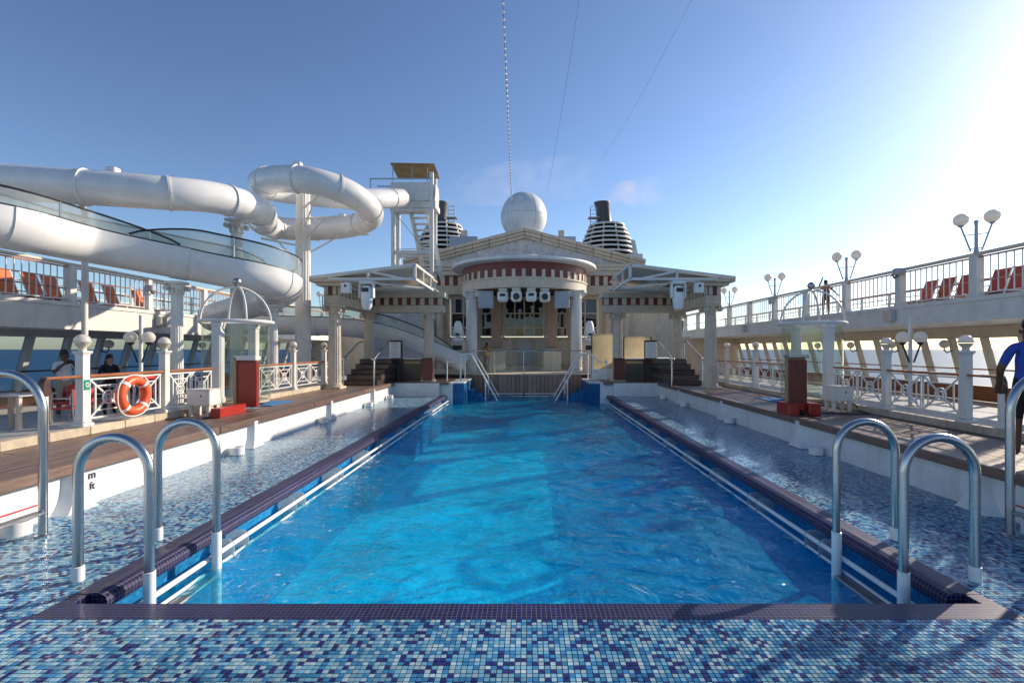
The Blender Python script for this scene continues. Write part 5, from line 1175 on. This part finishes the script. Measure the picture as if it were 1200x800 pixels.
# ------------------------------------------------------------------ people
def person(name, lab, loc, height, face, pose, mats, hair='short', long_hair=False, lower_len=.5):
    """one skinned figure; pose gives joints in metres for a 1.75 m body facing -Y; mats = (skin, top, bottom)"""
    J = {'pel': (0, 0, .95), 'belly': (0, 0, 1.08), 'chest': (0, .01, 1.28), 'shl': (0, .015, 1.42), 'neck': (0, .01, 1.5), 'head': (0, -.01, 1.6), 'crown': (0, -.005, 1.70),
         'LH': (.1, 0, .9), 'LK': (.11, -.02, .5), 'LA': (.11, .02, .09), 'LT': (.13, -.13, .04), 'RH': (-.1, 0, .9), 'RK': (-.11, -.02, .5), 'RA': (-.11, .02, .09), 'RT': (-.13, -.13, .04),
         'LS': (.17, .015, 1.41), 'LE': (.24, .03, 1.13), 'LW': (.25, -.05, .88), 'LF': (.25, -.08, .78), 'RS': (-.17, .015, 1.41), 'RE': (-.24, .03, 1.13), 'RW': (-.25, -.05, .88), 'RF': (-.25, -.08, .78)}
    J.update(pose)
    E = [('pel', 'belly'), ('belly', 'chest'), ('chest', 'shl'), ('shl', 'neck'), ('neck', 'head'), ('head', 'crown')]
    for q in 'LR': E += [('pel', q+'H'), (q+'H', q+'K'), (q+'K', q+'A'), (q+'A', q+'T'), ('shl', q+'S'), (q+'S', q+'E'), (q+'E', q+'W'), (q+'W', q+'F')]
    rad = {'pel': (.15, .11), 'belly': (.145, .105), 'chest': (.165, .115), 'shl': (.12, .085), 'neck': (.055, .055), 'head': (.08, .095), 'crown': (.062, .075), 'H': (.09, .09), 'K': (.062, .062), 'A': (.042, .042), 'T': (.04, .03), 'S': (.065, .065), 'E': (.046, .046), 'W': (.034, .028), 'F': (.03, .02)}
    names = list(J); me = bpy.data.meshes.new(name); k = height/1.75
    # fingers on both hands
    vs = [Vector(J[n]) for n in names]; es = [(names.index(a), names.index(b)) for a, b in E]; rads = [rad.get(n, rad.get(n[1:])) for n in names]; kinds = {}
    for q in 'LR':
        W, Fg = Vector(J[q+'W']), Vector(J[q+'F']); d = (Fg-W).normalized(); side = d.cross(Vector((0, 1, .1))).normalized(); fi = names.index(q+'F')
        for f, (off, ln) in enumerate(((-.03, .05), (-.011, .075), (.01, .08), (.03, .068))):
            vs += [Fg+side*off+d*ln*.5, Fg+side*off*1.15+d*ln+Vector((0, -.012, 0))]; rads += [(.011, .011), (.009, .009)]; es += [(fi, len(vs)-2), (len(vs)-2, len(vs)-1)]
        vs += [W.lerp(Fg, .35)+side*-.045, W.lerp(Fg, .75)+side*-.06]; rads += [(.013, .013), (.01, .01)]; es += [(names.index(q+'W'), len(vs)-2), (len(vs)-2, len(vs)-1)]
    me.from_pydata([v*k for v in vs], es, []); o = bpy.data.objects.new(name, me); COL.objects.link(o)
    sk = o.modifiers.new('skin', 'SKIN'); sk.use_smooth_shade = True; sb = o.modifiers.new('sub', 'SUBSURF'); sb.levels = sb.render_levels = 2
    lay = me.skin_vertices[0].data
    for i, r_ in enumerate(rads): lay[i].radius = (r_[0]*k, r_[1]*k)
    lay[0].use_root = True
    bpy.context.view_layer.update(); dg = bpy.context.evaluated_depsgraph_get(); m2 = bpy.data.meshes.new_from_object(o.evaluated_get(dg)); bpy.data.objects.remove(o)
    for x in mats: m2.materials.append(MAT[x])
    segs = [(Vector(J[a])*k, Vector(J[b])*k, a, b) for a, b in E]
    for p in m2.polygons:
        c = p.center; best = None
        for a, b, na, nb_ in segs:
            ab = b-a; f = max(0, min(1, (c-a).dot(ab)/ab.length_squared)); d = (c-a-ab*f).length
            if best is None or d < best[0]: best = (d, na, nb_, f)
        _, na, nb_, f = best; mi = 0
        if nb_ in ('belly', 'chest', 'shl') or (na == 'shl' and nb_ != 'neck') or nb_ in ('LS', 'RS'): mi = 1
        elif na in ('LS', 'RS'): mi = 1 if f < .75 else 0
        elif na == 'shl' and nb_ == 'neck': mi = 1 if f < .35 else 0
        elif na == 'pel' and nb_[0] in 'LR': mi = 2
        elif na in ('LH', 'RH'): mi = 2 if lower_len >= .5 or f < lower_len*2 else 0
        elif na in ('LK', 'RK'): mi = 2 if lower_len > .8 else 0
        elif nb_ in ('LT', 'RT'): mi = 2
        p.material_index = mi; p.use_smooth = True
    root = bpy.data.objects.new(name, None); COL.objects.link(root); tag(root, lab, 'person'); root.location = Vector(loc)*U; root.rotation_euler = (0, 0, face)
    bo = bpy.data.objects.new('body', m2); COL.objects.link(bo); bo.parent = root
    def sub(nm, mb, mt):
        me_ = bpy.data.meshes.new(nm); me_.from_pydata(mb.v, [], mb.f); me_.polygons.foreach_set('use_smooth', [True]*len(mb.f)); me_.materials.append(MAT[mt]); x = bpy.data.objects.new(nm, me_); COL.objects.link(x); x.parent = root; return x
    h = (Vector(J['head'])*.45+Vector(J['crown'])*.55)*k
    s = MB(); s.ball((0, 0, 0), 1, 20, 14); hv = []
    for v in s.v:
        q = Vector((v[0]*.085, v[1]*.096, v[2]*.098)); q *= 1+.03*math.sin(v[2]*17+v[0]*21)*math.cos(v[1]*19)
        hv.append(h+(q+Vector((0, .022, .04)))*k)
    s.v = hv; sub('hair', s, 'hair')
    if long_hair:
        s = MB(); s.tube([h+Vector((0, .05, .03))*k, h+Vector((0, .08, -.1))*k, h+Vector((0, .08, -.28))*k, h+Vector((0, .07, -.4))*k], [.085*k, .1*k, .095*k, .05*k], 14); sub('hair_length', s, 'hair')
    s = MB()
    for d in (-.034, .034): s.ball(h+Vector((d, -.098, -.03))*k, .007*k, 8, 6)
    sub('eyes', s, 'hair')
    s = MB(); s.tube([h+Vector((0, -.095, -.025))*k, h+Vector((0, -.118, -.065))*k, h+Vector((0, -.098, -.072))*k], [.008*k, .014*k, .008*k], 8); 
    for d in (-1, 1): s.ball(h+Vector((d*.09, .01, -.045))*k, .02*k, 8, 6, 1.5)
    s.tube([h+Vector((-.022, -.095, -.1))*k, h+Vector((0, -.1, -.1))*k, h+Vector((.022, -.095, -.1))*k], .006*k, 6); sub('face_features', s, mats[0])
    return root
walk = {'LK': (.1, -.1, .5), 'LA': (.1, -.1, .1), 'LT': (.12, -.25, .05), 'RK': (-.1, -.02, .5), 'RA': (-.1, .22, .13), 'RT': (-.11, .1, .04)}
person('person', 'person in blue T-shirt and black shorts walking along the timber deck', (3.2, 3.07, ZD), 1.53, R(150), {**walk, 'LE': (.27, -.02, 1.14), 'LW': (.24, -.16, .95), 'LF': (.23, -.22, .88)}, ('skin_dark', 'shirt_blue', 'cloth_black'), lower_len=.45)
cam_pose = {'LE': (.25, -.14, 1.2), 'LW': (.1, -.26, 1.42), 'LF': (.05, -.28, 1.47), 'RE': (-.25, -.14, 1.2), 'RW': (-.1, -.26, 1.42), 'RF': (-.05, -.28, 1.47)}
p = at(75, 0, 7.0); pr = person('person', 'person in white T-shirt holding a camera up beside the sea windows', (p.x, 7.0, 0), 1.66, R(62), cam_pose, ('skin_dark', 'shirt_white', 'cloth_khaki'), lower_len=.45)
s = MB(); s.bbox(-.06, .06, -.05, .05, -.04, .04, .01); s.lathe([(.035, -.05), (.035, -.1), (.03, -.1)], (0, 0, 0), 14, axis='y'); o = build('camera_body', s, 'dark'); o.scale = (1/U,)*3; tag(o, 'black camera in the hands of the white T-shirt person', 'camera')
q = Matrix.Rotation(R(62), 3, 'Z') @ Vector((0, -.33, 1.46))*.95; o.location = Vector((p.x*U+q.x, 7.0*U+q.y, q.z)); o.rotation_euler = (0, 0, R(62))
p = at(128, 0, 7.4); person('person', 'person with long dark hair in black top beside the photographer', (p.x, 7.4, 0), 1.55, R(60), {}, ('skin', 'cloth_black', 'cloth_black'), long_hair=True, lower_len=1)
up = {'LE': (.3, -.1, 1.55), 'LW': (.2, -.16, 1.8), 'LF': (.18, -.17, 1.9), 'RE': (-.32, .02, 1.25), 'RW': (-.42, -.1, 1.1), 'RF': (-.46, -.14, 1.05)}
p = at(968, 0, 11.6); person('person', 'person in brown clothes filming with a raised arm on the upper deck', (7.18, 11.6, ZU), 1.5, R(-45+180), up, ('skin_dark', 'cloth_brown', 'cloth_brown'), lower_len=1)
p = at(571, 0, 13.6); person('person', 'person in yellow shirt standing on the stage behind the railing', (p.x, 13.4, ZS), 1.35, R(-20), cam_pose, ('skin_dark', 'shirt_yellow', 'cloth_black'), lower_len=1)
p = at(794, 0, 18.5); person('person', 'small distant person in white at the end of the upper deck', (6.9, 21.5, ZU), 1.5, R(0), {}, ('skin', 'shirt_white', 'cloth_black'), lower_len=1)
